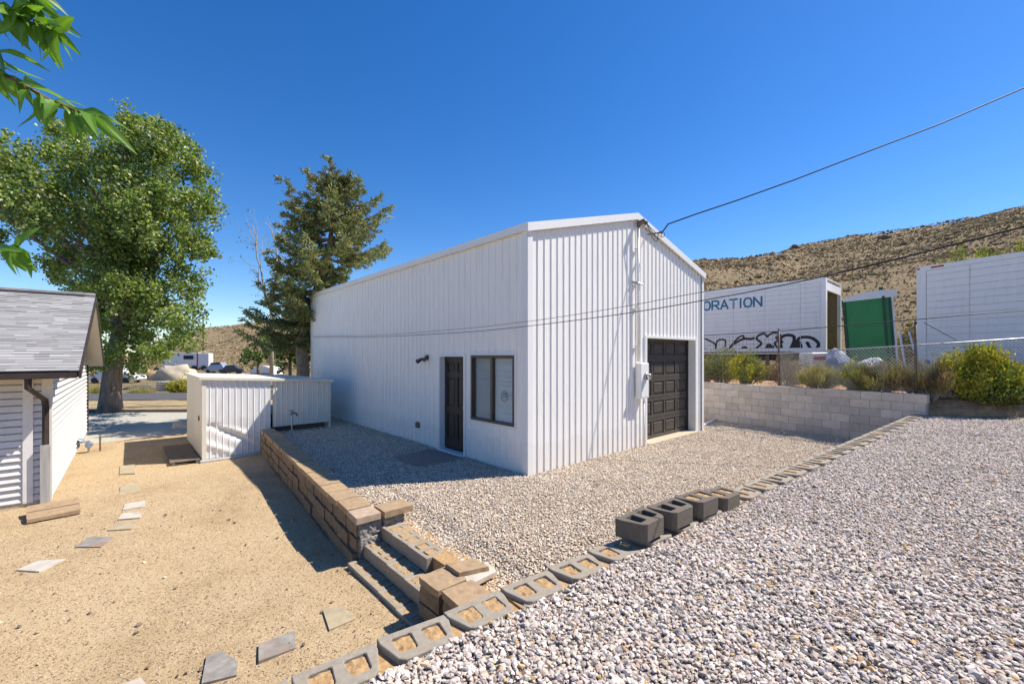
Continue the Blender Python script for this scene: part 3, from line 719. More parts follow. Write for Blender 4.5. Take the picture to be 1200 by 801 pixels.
def zroof(x, y): return 1.53-.056*((Vector((x, y, 0))-BO).dot(GV)-SA0)
pl = [xy(BF(SA0-.06, SB0-.07)), xy(BF(SA1, SB0-.07)), xy(BF(SA1, SB1+.05)), xy(BF(SA0-.06, SB1+.05))]
mb.prism(pl, lambda x, y: zroof(x, y)-.03, lambda x, y: zroof(x, y)+.03)
part('roof', mb, M['shedside'], shed)
mb = MB(); mb.obox(BF(SA0-.05, SB0-.16, -.53), GV*(SA1-SA0+.1), LV*.14, UP*.07, .01); part('base_beam', mb, M['greywood'], shed)
TA1 = -.81
ann = thing('lean_to_shed', 'low white ribbed shed raised above the gravel against the big steel building', 'shed', tuple(BF(SA1, SB0, 0)))
zt2 = lambda t: 1.44-.055*t
ribbed('front_wall', BF(SA1+.05, SB0), GV, -LV, TA1-SA1-.05, .17, zt2, M['shedside'], ann, pitch=.135, w=.03, h=.012, minor=False)
mb = MB(); mb.obox(BF(TA1-.06, SB0-.012, -.02), GV*.06, LV*.06, UP*.185); mb.obox(BF(TA1-.05, SB0+.05, .17), GV*.04, LV*(SB1-SB0-.1), UP*1.15); part('side_wall', mb, M['shedside'], ann)
mb = MB(); pl = [xy(BF(SA1+.004, SB0-.07)), xy(BF(TA1+.06, SB0-.07)), xy(BF(TA1+.06, SB1+.05)), xy(BF(SA1+.004, SB1+.05))]
mb.prism(pl, lambda x, y: zroof(x, y)-.03, lambda x, y: zroof(x, y)+.028); part('roof', mb, M['shedside'], ann)
mb = MB()
for k in range(4): mb.obox(BF(SA1+.1, SB0+.25+k*.9, -.03), GV*(TA1-SA1-.2), LV*.14, UP*.2)
part('floor_beams', mb, M['wood'], ann)
# standpipe in front of the annex
c = G(342, 512, 0); mb = MB(); mb.tube([c-UP*.05, c+UP*.60], .016, 8); hy = thing('standpipe', 'thin galvanised water pipe with tap standing in shaded gravel', 'tap', tuple(c))
part('riser', mb, M['grey_metal'], hy); mb = MB(); mb.tube([c+UP*.58-GV*.04, c+UP*.62+GV*.02, c+UP*.60+GV*.11, c+UP*.53+GV*.13], [.02, .028, .022, .018], 8); mb.tube([c+UP*.62, c+UP*.68], .01, 6); mb.tube([c+UP*.68-GV*.04, c+UP*.68+GV*.04], .012, 6); part('tap', mb, M['rust'], hy)
# pallet/boards left of the shed
bd = thing('board_walk', 'dark weathered board ramp on sand along the left side of the shed', 'ramp', tuple(BF(SA0-.5, 8.9, -.5)))
mb = MB()
for k in range(16): mb.obox(BF(SA0-.62+RNG.uniform(-.02, .02), SB0-.05+k*.155, -.44), GV*.58, LV*.135, UP*.025, .004)
part('deck_boards', mb, M['wood'], bd)
mb = MB(); mb.obox(BF(SA0-.58, SB0-.05, -.55), GV*.06, LV*2.5, UP*.11); mb.obox(BF(SA0-.12, SB0-.05, -.55), GV*.06, LV*2.5, UP*.11); part('joist', mb, M['wood'], bd)
def boulder(name, c, s, m, label, cat='rock', seed=1):
    bm = bmesh.new(); bmesh.ops.create_icosphere(bm, subdivisions=3, radius=1)
    for v in bm.verts:
        k = 1+mn.fractal(v.co*1.3+Vector((seed, 0, 0)), 1, 2, 4)*.35; v.co = Vector((v.co.x*s[0], v.co.y*s[1], v.co.z*s[2]))*k
    for f_ in bm.faces: f_.smooth = True
    me = bpy.data.meshes.new(name); bm.to_mesh(me); bm.free(); me.materials.append(m)
    o = bpy.data.objects.new(name, me); COL.objects.link(o); o.location = c; tag(o, label, cat); return o
boulder('rock', G(214, 499, -.5), (.35, .25, .2), M['pale_stone'], 'pale boulder at the back corner of the white shed', seed=3)

# ------------------------------------------------------------------ house
HA, HB = -6.26, 5.58; HL = 9.0; OH = .4; ZEv = 1.83; ZRd = 3.62; HM = HB+4.55
house = thing('house', 'small white clapboard house with grey shingle gable roof and brown gutter', 'house', tuple(BF(HA, HB, -.5)))
def lap_siding(name, o, d, nrm, L, z0, ztf, m, parent, course=.118, t0f=None):
    mb = MB(); eg = MB(); z = z0
    while True:
        # clip each course by the roof slope
        zt = z+course
        if z > ztf(0) and z > ztf(L/2): break
        lo_, hi_ = 0, L
        if zt > ztf(0):
            # gable part: find span where roof is above
            rise = max((ztf(L/2)-ztf(0))/(L/2), 1e-9); e = (zt-ztf(0))/rise; lo_, hi_ = e, L-e
            if hi_-lo_ < .15: break
        a = o+d*lo_; b = o+d*hi_
        mb.quad(a+nrm*.036+UP*(z+.016), b+nrm*.036+UP*(z+.016), b+nrm*.004+UP*zt, a+nrm*.004+UP*zt); mb.quad(a-nrm*.02+UP*(z+.016), b-nrm*.02+UP*(z+.016), b+nrm*.036+UP*(z+.0155), a+nrm*.036+UP*(z+.0155))
        eg.quad(a+nrm*.0375+UP*(z+.012), b+nrm*.0375+UP*(z+.012), b+nrm*.0365+UP*(z+.024), a+nrm*.0365+UP*(z+.024))  # grey strip on each lip, painted in as the lap's shadow line
        z = zt
    w_ = part(name, mb, m, parent); part('lap_shadow_lines', eg, M['lap_shade'], w_); return w_
flat = lambda t: 1.9
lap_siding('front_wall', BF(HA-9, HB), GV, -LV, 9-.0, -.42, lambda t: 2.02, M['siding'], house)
gsl = lambda t: ZEv+.1+(ZRd-.12-ZEv)*(1-abs(t-HL/2)/(HL/2))
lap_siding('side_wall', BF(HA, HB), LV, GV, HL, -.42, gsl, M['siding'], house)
mb = MB(); mb.obox(BF(HA-9, HB+.03, -.6), GV*8.98, LV*(HL-.06), UP*2.5)
q0, q1, q2 = BF(HA-.02, HB+.03, 1.9), BF(HA-.02, HB+HL-.03, 1.9), BF(HA-.02, HB+HL/2, ZRd-.15); mb.tri(q0, q1, q2)
part('wall_core', mb, M['siding'], house)
mb = MB(); mb.obox(BF(HA-9, HB-.02, -.62), GV*9.02, LV*.05, UP*.22); mb.obox(BF(HA-.03, HB-.02, -.62), GV*.04, LV*(HL+.02), UP*.22); part('foundation', mb, M['concrete'], house)
mb = MB(); mb.obox(BF(HA-.08, HB-.045, -.42), GV*.125, LV*.045, UP*2.2); mb.obox(BF(HA+.003, HB-.043, -.42), GV*.04, LV*.12, UP*2.2); mb.obox(BF(HA-.30, HB-.043, -.42), GV*.12, LV*.043, UP*2.2); part('corner_board', mb, M['siding'], house)
mb = MB(); mb.obox(BF(HA+.003, HB+HL-.08, -.42), GV*.055, LV*.12, UP*2.2); part('corner_board', mb, M['brown'], house, label='dark brown corner board at the far end')
# roof with UVs in metres
me = bpy.data.meshes.new('roof'); b0 = HB-.48; b1 = 2*HM-b0; ax = HA+OH; a0 = HA-9
vv = [BF(a0, b0, ZEv), BF(ax, b0, ZEv), BF(ax, HM, ZRd), BF(a0, HM, ZRd), BF(a0, b1, ZEv), BF(ax, b1, ZEv)]
lo_ = [v-UP*.11 for v in vv]; V_ = [tuple(v) for v in vv+lo_]
Fs = [(0, 1, 2, 3), (3, 2, 5, 4), (6, 9, 8, 7), (9, 10, 11, 8)]
me.from_pydata(V_, [], Fs[:2]); me.materials.append(M['shingle']); uvl = me.uv_layers.new(name='UVMap')
sl = math.hypot(HM-b0, ZRd-ZEv); uvs = [(0, 0), (ax-a0, 0), (ax-a0, sl), (0, sl), (0, sl), (ax-a0, sl), (ax-a0, 2*sl), (0, 2*sl)]
for i, u in enumerate(uvs): uvl.data[i].uv = u
roof = bpy.data.objects.new('roof', me); COL.objects.link(roof); roof.parent = house; roof.matrix_parent_inverse = Matrix.Translation(-house.location)
mb = MB()  # visible shingle butts: thin steps up the front slope
nrow = int(sl/.14)
up_s = (vv[3]-vv[0])/sl; nn = GV.cross(up_s).normalized()
if nn.z < 0: nn = -nn
for k in range(nrow):
    s0 = k*.14; x = 0; Lr = ax-a0
    off = RNG.uniform(0, .3)
    while x < Lr:
        w_ = min(RNG.uniform(.12, .38), Lr-x); h_ = .012 if RNG.uniform() < .5 else .006
        p = vv[0]+GV*x+up_s*s0; e = .145
        mb.quad(p+nn*(h_+.004), p+GV*w_+nn*(h_+.004), p+GV*w_+up_s*e+nn*.003, p+up_s*e+nn*.003); mb.quad(p, p+GV*w_, p+GV*w_+nn*(h_+.004), p+nn*(h_+.004)); x += w_
tints = np.repeat(RNG.choice([.25, .28, .31, .34, .38], len(mb.f), p=[.15, .25, .3, .2, .1]), 4)
Vn = np.array(mb.v); Fn = np.array(mb.f); tc_ = np.stack([tints*1.0, tints*.975, tints*.94], 1)
sm = np_mesh('shingles', Vn, Fn, attr_mat('shingle_tabs', .95, spec=.2), tc_)
so = bpy.data.objects.new('shingles', sm); COL.objects.link(so); so.parent = roof
mb = MB(); mb.quad(lo_[0], lo_[3], lo_[2], lo_[1]); mb.quad(lo_[3], lo_[4], lo_[5], lo_[2]); part('soffit', mb, M['cream'], roof)
mb = MB()
for p, q in ((vv[1], vv[2]), (vv[2], vv[5])): mb.obox(p-UP*.13, q-p, GV*.03, UP*.135)
part('rake_board', mb, M['brown'], roof)
mb = MB(); mb.tube([vv[3]+UP*.02, vv[2]+UP*.02], .07, 8)
for k in range(28): x = k*.33; mb.obox(vv[3]+GV*x-LV*.12+UP*.015, GV*.31, LV*.24, UP*(.03+.008*(k % 2)))
part('ridge_cap', mb, M['shingle'], roof)
gt = MB(); g0 = BF(a0, b0-.11, ZEv-.12); gt.obox(g0, GV*(ax-a0-.02), LV*.012, UP*.10); gt.obox(g0, GV*(ax-a0-.02), LV*.10, UP*.012); gt.obox(g0+LV*.09, GV*(ax-a0-.02), LV*.012, UP*.09); gt.obox(g0+GV*(ax-a0-.03), GV*.01, LV*.10, UP*.10)
gut = part('gutter', gt, M['brown'], house)
dx = HA-.06
dp = [BF(dx-.12, b0-.05, ZEv-.10), BF(dx-.12, b0-.05, ZEv-.27), BF(dx+.02, HB-.09, ZEv-.50), BF(dx+.03, HB-.075, ZEv-.62), BF(dx+.03, HB-.075, .55)]
mb = MB(); mb.tube(dp, .045, 4); part('downspout', mb, M['brown'], gut)
mb = MB(); mb.obox(BF(dx-.03, HB-.13, -.45), GV*.12, LV*.04, UP*1.0); part('downspout_cover', mb, M['greywood'], house)
# brick/stone splash slab at the corner
c = G(52, 598, -.45)
sp_ = thing('splash_step', 'tan cap stones over a grey rubble block at the foot of the house downspout', 'step', (c.x, c.y, -.5))
u1 = (GV*.9+LV*.1).normalized(); u2 = (LV*.95-GV*.1).normalized()
o_ = G(30, 611, -.44)
for k in range(2):
    mb = MB(); mb.rough(o_+u2*(.29*k)+UP*(.045*k-.03), u1*.60, u2*.28+UP*.035, UP*.055, .005, .06, 12); part('cap_stone', mb, M['cap'], sp_)
mb = MB(); mb.obox(o_+u1*.35+u2*.02-UP*.10, u1*.25, u2*.45, UP*.075, .02); part('rubble_block', mb, M['splitgrey'], sp_)
# gas meter at the far end of the house side wall
gm = thing('gas_meter', 'small grey gas meter and valve on pipes beside the far house corner', 'gas meter', tuple(G(104, 530, -.5)))
c = G(104, 530, -.5); mb = MB(); mb.tube([c, c+UP*.32], .025, 8); mb.tube([c-GV*.25, c-GV*.25+UP*.3], .02, 8); mb.tube([c+UP*.3, c-GV*.27+UP*.28], .02, 8); part('pipework', mb, M['grey_metal'], gm)
mb = MB(); mb.tube([c+UP*.20-LV*.07, c+UP*.20+LV*.09], [.075, .085], 12); mb.tube([c+UP*.34-GV*.14, c+UP*.38-GV*.10], [.09, .04], 12); mb.obox(c-GV*.32+UP*.14, GV*.15, LV*.12, UP*.20, .03); part('meter_body', mb, M['bluegrey'], gm)
mb = MB(); mb.tube([c+GV*.22, c+GV*.22+UP*.42], .02, 8); part('vent_pipe', mb, M['rust'], gm)
# ------------------------------------------------------------------ hollow retaining blocks
def block_mesh(name, m, w=.42, dep=.255, h=.15, back=.30, hole=True, hw=.118, hd=.125):
    """keystone block: straight front on +y, flanks tapering to the back (-y), two cores"""
    bm = bmesh.new(); y1, y0 = dep/2, -dep/2
    r = .02
    out = [(-w/2, y1-.0), (-w/2, y1-.06), (-back/2-.012, y0+.03), (-back/2+.02, y0), (back/2-.02, y0), (back/2+.012, y0+.03), (w/2, y1-.06), (w/2, y1)]
    loops = [out]
    if hole:
        for s in (-1, 1):
            cx = s*.088; a = [(-hw/2+.01, .075), (-hw/2, .065), (-hw*.42, -.06), (-hw*.34, -.07), (hw*.34, -.07), (hw*.42, -.06), (hw/2, .065), (hw/2-.01, .075)]
            loops.append([(cx+x, y+.005) for x, y in a])
    for z in (0, h):
        es = []
        for lp in loops:
            vs = [bm.verts.new((x, y, z)) for x, y in lp]; es += [bm.edges.new((vs[i], vs[(i+1) % len(vs)])) for i in range(len(vs))]
        bmesh.ops.triangle_fill(bm, edges=es, use_beauty=True)
    bm.verts.ensure_lookup_table(); n = sum(len(l) for l in loops); k = 0
    for lp in loops:
        m_ = len(lp)
        for i in range(m_):
            a, b = k+i, k+(i+1) % m_; bm.faces.new((bm.verts[a], bm.verts[b], bm.verts[b+n], bm.verts[a+n]))
        k += m_
    bmesh.ops.recalc_face_normals(bm, faces=bm.faces[:])
    edges = [e for e in bm.edges if abs(e.calc_face_angle(0)) > .5 and len(e.link_faces) == 2]
    bmesh.ops.bevel(bm, geom=edges, offset=.004, segments=1, affect='EDGES')
    me = bpy.data.meshes.new(name); bm.to_mesh(me); bm.free(); me.materials.append(m); return me
def fill_mesh(z, rough=.006):
    bm = bmesh.new()
    for s in (-1, 1):
        bmesh.ops.create_grid(bm, x_segments=8, y_segments=8, size=.066, matrix=Matrix.Translation((s*.088, .006, z)))
    for v in bm.verts: v.co.z += mn.noise(v.co*30+Vector((z*900, 0, 0)))*.012
    me = bpy.data.meshes.new('soil_fill'); bm.to_mesh(me); bm.free(); me.materials.append(M['soil']); return me
BLK = block_mesh('block_body', M['cmu']); BLKT = block_mesh('block_body', M['cmutan']); BLKD = block_mesh('block_body', M['cmudark'])
FILLS = [fill_mesh(.138), fill_mesh(.134), fill_mesh(.142), fill_mesh(.130)]
def set_block(loc, xdir, label, group, mesh_=None, fill=True, tilt=(0, 0), cat='block'):
    o = bpy.data.objects.new('hollow_block', mesh_ or BLK); COL.objects.link(o)
    ang = math.atan2(xdir.y, xdir.x); o.location = loc; o.rotation_euler = (tilt[0], tilt[1], ang)
    tag(o, label, cat, group)
    if fill:
        f = bpy.data.objects.new('soil_fill', random.choice(FILLS)); COL.objects.link(f); f.parent = o
    return o
# long edging row along the lot: local +y (straight face) looks away from the camera
k = 0; pit = .427; t = -2.20
while t < 12.6:
    c = R0+RD*(t)-RN*.128; zt = z_up(c.x, c.y)+(.022 if t < 2.0 else .03)
    lab = f"{ORD[k]} hollow grey block of the long edging row, counted from the bottom left end"
    set_block((c.x, c.y, zt-.15), Matrix.Rotation(RNG.uniform(-.045, .045), 3, 'Z')@RD, lab, 'hollow grey blocks edging the upper gravel', tilt=(RNG.uniform(-.02, .02), RNG.uniform(-.015, .015)))
    t += pit+RNG.uniform(-.003, .006); k += 1
NROW = k
names = ['nearest, left-most and tallest standing', 'second standing', 'third standing, sand-filled', 'last and lowest standing']
full = ['dark hollow block standing on the edging row, nearest of the four raised ones', 'second of four raised dark hollow blocks, empty cores, on the edging row', 'third of four raised blocks on the edging row, its cores filled with sand', 'lowest raised block, farthest of the four standing on the edging row']
for i, (t, dz, yaw) in enumerate([(1.98, .185, .10), (2.42, .175, .03), (2.86, .165, -.02), (3.30, .105, .02)]):
    c = R0+RD*t-RN*.13; d = Matrix.Rotation(yaw, 3, 'Z')@RD
    set_block((c.x, c.y, z_up(c.x, c.y)-.15+dz+.03), d, full[i], 'dark raised blocks on the edging row', BLKD, fill=(i >= 2))
mb = MB(); kk = -3
while kk < 12.4: c0_ = R0+RD*kk-RN*.26; mb.obox((c0_.x, c0_.y, z_up(c0_.x, c0_.y)-.3), RD*.6, RN*.25, UP*.297); kk += .6
struct('row_soil', mb, M['soil'])
# low wall that carries the row above the steps
mb = MB(); t = -3.1; r = 0
for cz in range(5):
    t = -3.1+(.2 if cz % 2 else 0)
    while t < 12.4:
        c = R0+RD*t+RN*.005; zt = z_up(c.x, c.y)-.13-cz*.152
        if zt > -.75 and (zt > -.15 or t < 1.7): mb.obox(c+UP*(zt-.148)-RN*.26, RD*.42, RN*.24, UP*.146, .008)
        t += .425
tag(part('block_retaining_wall', mb, M['cmu']), 'buried courses of grey block under the long edging row', 'wall')
# steps down to the sand
stepdef = [('bottom', -3.30, -.36, -.62, 5), ('middle', -3.11, -.205, -.56, 5), ('top', -2.88, -.05, -.52, 3)]
for nm, a, zt, b0_, n in stepdef:
    ps = .408
    for i in range(n):
        if nm == 'bottom': b = -.55-ps*i
        elif nm == 'middle': b = -.36-ps*i
        else: b = -.42-ps*i
        aa = a+.14-.015*(i)/n
        c = BF(aa, b, zt-.15); xd = -LV if True else LV
        cnt = {'bottom': 'lowest', 'middle': 'middle', 'top': 'top'}[nm]
        # straight face looks toward the sand (-g); local +y must equal -g
        xdir = Vector((-GV.y, GV.x, 0)); yd = Vector((-xdir.y, xdir.x, 0))
        if yd.dot(-GV) < 0: xdir = -xdir
        grey = nm == 'top' and i == n-1
        lab = f"{ORD[i]} hollow block of the {cnt} step, counted from the tan wall" if not grey else 'clean grey hollow block with empty cores ending the top step'
        set_block(c, xdir, lab, f'hollow blocks forming the {cnt} step', BLK if grey else BLKT, fill=not grey, tilt=(RNG.uniform(-.02, .02), RNG.uniform(-.02, .02)))
    # course beneath so that no block floats
    if nm != 'bottom':
        for lv in range(1, 3 if nm == 'top' else 2):
            for i in range(n):
                b = (-.42 if nm == 'top' else -.36)-ps*i+.0
                c = BF(a+.14, b, zt-.15*(lv+1)-.002*lv)
                set_block(c, xdir, f"{ORD[i]} supporting block under the {cnt} step, counted from the tan wall"+(', lower course' if lv == 2 else ''), f'blocks under the {cnt} step', BLKD, fill=False)
# packed soil behind the block faces of the steps
mb = MB()
for a0_, a1_, b1_, b0_, zt in ((-3.26, -3.02, -.45, -3.05, -.368), (-3.03, -2.80, -.30, -1.80, -.214), (-2.80, -2.45, -.36, -1.80, -.058), (-2.95, -2.5, -1.80, -3.3, -.06)): mb.obox(BF(a0_, b0_, -.75), GV*(a1_-a0_), LV*(b1_-b0_), UP*(zt+.75))
struct('step_soil', mb, M['soil'])
# tan cap stack beside the steps
st = thing('block_pier', 'low pier of tan split blocks under two flat tan caps beside the steps', 'pier', tuple(BF(-3.04, -2.2, -.5)))
for i, (a, b, yaw) in enumerate([(-3.035, -2.01, .0), (-3.02, -2.37, -.06), (-3.0, -2.74, .03)]):
    d1 = Matrix.Rotation(yaw, 3, 'Z')@GV; d2 = Matrix.Rotation(yaw, 3, 'Z')@LV; c = BF(a, b, 0)
    mb = MB(); mb.rough(c-d1*.165-d2*.18-UP*.045, d1*.33, d2*.35, UP*.07, .005, .06, 9); part('cap_stone', mb, M['cap'], st)
    mb = MB()
    for k_ in range(3): mb.rough(c-d1*(.155+.01*(k_ % 2))-d2*.175-UP*(.198+.153*k_), d1*.30, d2*.343, UP*.146, .012, .05, 9)
    part('block_courses', mb, M['tanblock'], st)
c = (G(521, 659, .03)+G(564, 661, .03))/2
mb = MB(); p0 = G(521, 659, .07); p1 = G(556, 652, .07); p2 = G(538, 670, .07)
mb.rough(p0-UP*.09, p1-p0, p2-p0, UP*.085, .008, .04, 12)
tag(part('loose_cap_stone', mb, M['cap']), 'single brown cap stone lying on gravel next to the pale slab', 'stone')
def flag(name, pts, z, th, m, label):
    g_ = [G(x, y, z) for x, y in pts]; c_ = sum(g_, Vector())/len(g_)
    if z < -.3: z = z_sand(c_.x, c_.y)+.018; g_ = [G(x, y, z) for x, y in pts]
    mb = MB(); mb.prism([xy(q_) for q_ in g_], z-th, z)
    return tag(part(name, mb, m), label, 'paving stone')
flag('flagstone', [(542, 676), (571, 657), (582, 669), (552, 684)], .02, .04, M['pale_stone'], 'cream rough slab beside the brown cap stone above the steps')
flag('flagstone', [(303, 754), (345, 738), (347, 758), (303, 774)], -.475, .03, M['grey_stone'], 'dark grey square slate with raised rim in sand, second from the block row')
flag('flagstone', [(378, 713), (402, 709), (417, 724), (386, 737)], -.478, .03, M['tan_stone'], 'brownish flagstone in sand nearest the steps')
flag('flagstone', [(242, 768), (258, 761), (279, 774), (277, 790), (236, 800)], -.475, .03, M['grey_stone'], 'jagged grey striped flagstone at the bottom of the sand')
flag('flagstone', [(128, 806), (165, 793), (176, 806)], -.478, .03, M['pale_stone'], 'pale flagstone cut off by the bottom edge of the picture')
flag('flagstone', [(19, 667), (46, 656), (77, 654), (46, 669)], -.478, .03, M['pale_stone'], 'pale flagstone farthest left in the sand')
flag('flagstone', [(88, 640), (103, 629), (133, 628), (118, 640)], -.478, .03, M['grey_stone'], 'brown grey flagstone near the stone step of the house')
flag('flagstone', [(126, 621), (137, 613), (162, 610), (154, 619)], -.478, .03, M['tan_stone'], 'greenish tan flagstone lying fourth from the shed in the stone path')
flag('flagstone', [(138, 608), (143, 601), (168, 598), (164, 606)], -.478, .03, M['pale_stone'], 'third paving stone of the path from the shed, pale grey')
flag('flagstone', [(144, 597), (146, 590), (170, 586), (170, 593)], -.478, .03, M['pale_stone'], 'second paving stone of the path from the shed, pale grey')
flag('flagstone', [(140, 580), (141, 569), (163, 564), (165, 575)], -.478, .03, M['tan_stone'], 'large sand coloured paving stone closest to the shed')
flag('flagstone', [(140, 555), (141, 545), (158, 543), (158, 554)], -.478, .03, M['tan_stone'], 'brown paving stone at the far corner of the shed shadow')

# ------------------------------------------------------------------ tan retaining wall with caps
tw = thing('retaining_wall', 'stepped tan split-block retaining wall with flat caps beside the sand yard', 'wall', tuple(BF(-3.16, -.16, -.5)))
def facepos(b, off=0): k_ = (b-TW[0][1])/(TW[1][1]-TW[0][1]); return TW[0][0]+(TW[1][0]-TW[0][0])*k_+off
mb = MB()
hs = .178
for cz in range(4):
    ztop = .06-cz*hs; b = -.30+(.0 if cz % 2 else -.0); first = True
    while b < 7.4:
        L_ = RNG.uniform(.42, .66) if not (first and cz % 2) else .25
        L_ = min(L_, 7.42-b); a = facepos(b)-.014*cz+RNG.uniform(-.016, .016)
        if L_ < .1: break
        dr_ = (BF(facepos(b+.4), b+.4)-BF(facepos(b), b)).normalized()
        mb.rough(BF(a, b, ztop-hs+RNG.uniform(0, .006)), dr_*(L_-.012), GV*.26, UP*(hs-.012), .016, .06, 7); b += L_; first = False
# subdivided rough faces come from the material; return end in grey split face
part('block_courses', mb, M['tanblock'], tw)
mb = MB()
for cz in range(4):
    x = -3.16+(.0 if cz % 2 else .0); z = .06-cz*hs
    n_ = 2
    for k_ in range(2 if cz else 2):
        w_ = .30; sh_ = (.0 if cz < 1 else (-.04 if cz == 1 else -.0))
        mb.rough(BF(x+.02+k_*w_+(-.0), -.335-.03*(cz == 1)-RNG.uniform(0, .01), z-hs), GV*(w_-.008), LV*.2, UP*(hs-.008), .02, .03, 20)
part('end_blocks', mb, M['splitgrey'], tw)
b = -.38; i = 0
while b < 7.35:
    L_ = min(RNG.uniform(.38, .50) if i else .34, 7.4-b)
    dr_ = (BF(facepos(b+.4), b+.4)-BF(facepos(b), b)).normalized(); a = facepos(b)-.03+RNG.uniform(-.012, .012)
    mb = MB(); mb.rough(BF(a, b, .066+RNG.uniform(0, .008)), dr_*(L_-.01), GV*.32, UP*.08, .006, .06, 9); part('cap', mb, M[['cap', 'cap_gold', 'cap_gold', 'cap'][RNG.integers(0, 4)] if i else 'cap_pink'], tw); b += L_; i += 1
mb = MB(); mb.rough(BF(-2.85, -.40, .068), GV*.41, LV*.33, UP*.08, .006, .06, 9); part('cap', mb, M['cap'], tw)

# ------------------------------------------------------------------ pinkish block wall with block pattern
def cmu_wall():
    Lw = 12.0; ch = .203; V = []; Fc = []; T = []
    pal = np.array([(.53, .485, .44), (.57, .52, .475), (.49, .45, .415), (.60, .55, .50), (.54, .48, .42)])
    org = W1+Vector((0, 0, 0)); nrm = Vector((-WD.y, WD.x, 0))
    if nrm.dot(-GV) < 0: nrm = -nrm
    def bx(t0, t1, z0, z1, col, fr=0.0, dep=.2):
        m = MB(); m.obox(org+WD*t0+UP*z0-nrm*(dep-fr), WD*(t1-t0), nrm*dep, UP*(z1-z0), .006 if col is not None else 0)
        k = len(V)
        V.extend(m.v); Fc.extend([tuple(i+k for i in f) for f in m.f]); T.extend([tuple(col) if col is not None else (.38, .34, .30)]*len(m.v))
    bx(.01, Lw-.02, -.2, 1.19, None, -.008, .17)
    for c in range(7):
        z1 = 1.215-c*ch; t0 = -.2 if c % 2 else 0
        if c == 0: t0 = -.02
        while t0 < Lw:
            a, b = max(t0, 0 if c else -.04), min(t0+.406, Lw)
            if c in (0, 1) and False: pass
            bx(a+.004, b-.004, z1-ch+.004, z1-.003, pal[RNG.integers(5)]*RNG.uniform(.93, 1.08)); t0 += .406
    me = bpy.data.meshes.new('block_wall'); me.from_pydata(V, [], Fc)
    ca = me.color_attributes.new('tint', 'FLOAT_COLOR', 'POINT'); ca.data.foreach_set('color', np.concatenate([np.array(T), np.ones((len(T), 1))], 1).astype(np.float32).ravel())
    me.materials.append(M['pinkcmu']); o = bpy.data.objects.new('block_wall', me); COL.objects.link(o)
    tag(o, 'long low wall of pinkish grey concrete blocks in front of the fence and bushes', 'wall')
cmu_wall()

# ------------------------------------------------------------------ fence
FN = Vector((.84, .54, 0))
def FW(k, z=0): return W1+WD*k+FN*.30+UP*z
fence = thing('chain_link_fence', 'rusty chain-link fence with steel posts above the block wall', 'fence', tuple(FW(0, 1.15)))
kp = [10.5, 7.0, 3.24, .25]; cor = FW(.25); far_r = Vector((12.6, 9.35, 0)); far_r2 = Vector((18, 8.6, 0))
posts = [(FW(k), 2.85) for k in kp]+[(far_r, 3.15), (far_r2, 3.3)]
for p, zt in posts:
    mb = MB(); mb.tube([p+UP*1.0, p+UP*zt], .028, 8); mb.tube([p+UP*zt, p+UP*(zt+.03)], [.034, .01], 8); part('post', mb, M['rust'], fence, True)
rails = [(FW(11), 2.14), (FW(3.24), 2.15), (FW(.25), 2.33), (far_r, 2.56), (far_r2, 2.8)]
mb = MB(); mb.tube([p+UP*z for p, z in rails], .018, 6); part('top_rail', mb, M['grey_metal'], fence, True)
mb = MB(); mb.tube([p+UP*z for p, z in [(FW(11), 2.70), (FW(3.24), 2.80), (FW(.25), 2.93), (far_r, 3.2), (far_r2, 3.4)]], .011, 5); part('top_wire', mb, M['cable'], fence, True)
def chain(p, q, z0p, z1p, z0q, z1q, pitch, mb, rad=.0028, square=False):
    L_ = (q-p).length; d = (q-p)/L_; nrm = Vector((-d.y, d.x, 0))*rad
    H = lambda t: (z0p+(z0q-z0p)*t/L_, z1p+(z1q-z1p)*t/L_)
    def wire(a, b):
        dv_ = (b-a).normalized(); w_ = d.cross(Vector((0, 0, 1))); s_ = dv_.cross(w_).normalized()*rad
        i = len(mb.v); mb.v += [tuple(a+s_), tuple(a-s_), tuple(a+nrm*1.3), tuple(b+s_), tuple(b-s_), tuple(b+nrm*1.3)]
        mb.f += [(i, i+1, i+4, i+3), (i+1, i+2, i+5, i+4), (i+2, i, i+3, i+5)]
    if square:
        t = 0
        while t < L_: z0, z1 = H(t); wire(p+d*t+UP*z0, p+d*t+UP*z1); t += pitch
        k_ = 0
        while k_ < 1.0001: a0_, a1_ = H(0); b0_, b1_ = H(L_); wire(p+UP*(a0_+(a1_-a0_)*k_), q+UP*(b0_+(b1_-b0_)*k_)); k_ += pitch*1.1/(a1_-a0_)
        return
    hh = z1p-z0p; t = -hh
    while t < L_:
        for s_ in (1, -1):
            ta, tb = t, t+hh; ca, cb = max(ta, 0), min(tb, L_)
            if cb-ca < .02: continue
            fa, fb = (ca-t)/hh, (cb-t)/hh
            if s_ < 0: fa, fb = 1-fa, 1-fb
            za0, za1 = H(ca); zb0, zb1 = H(cb)
            wire(p+d*ca+UP*(za0+(za1-za0)*fa), p+d*cb+UP*(zb0+(zb1-zb0)*fb))
        t += pitch
mb = MB(); chain(FW(3.24), FW(.25), 1.12, 2.13, 1.12, 2.31, .075, mb, .004); part('wire_mesh', mb, M['grey_metal'], fence)
mb = MB(); chain(FW(.25), far_r, 1.12, 2.33, 1.15, 2.56, .075, mb, .004); chain(far_r, far_r2, 1.15, 2.56, 1.2, 2.8, .075, mb, .004); part('wire_mesh', mb, M['grey_metal'], fence)
mb = MB(); chain(FW(11), FW(3.24), 1.15, 2.66, 1.15, 2.76, .11, mb, .0032, True); part('wire_mesh', mb, M['rust'], fence, label='welded square wire panel of the fence left of the post')

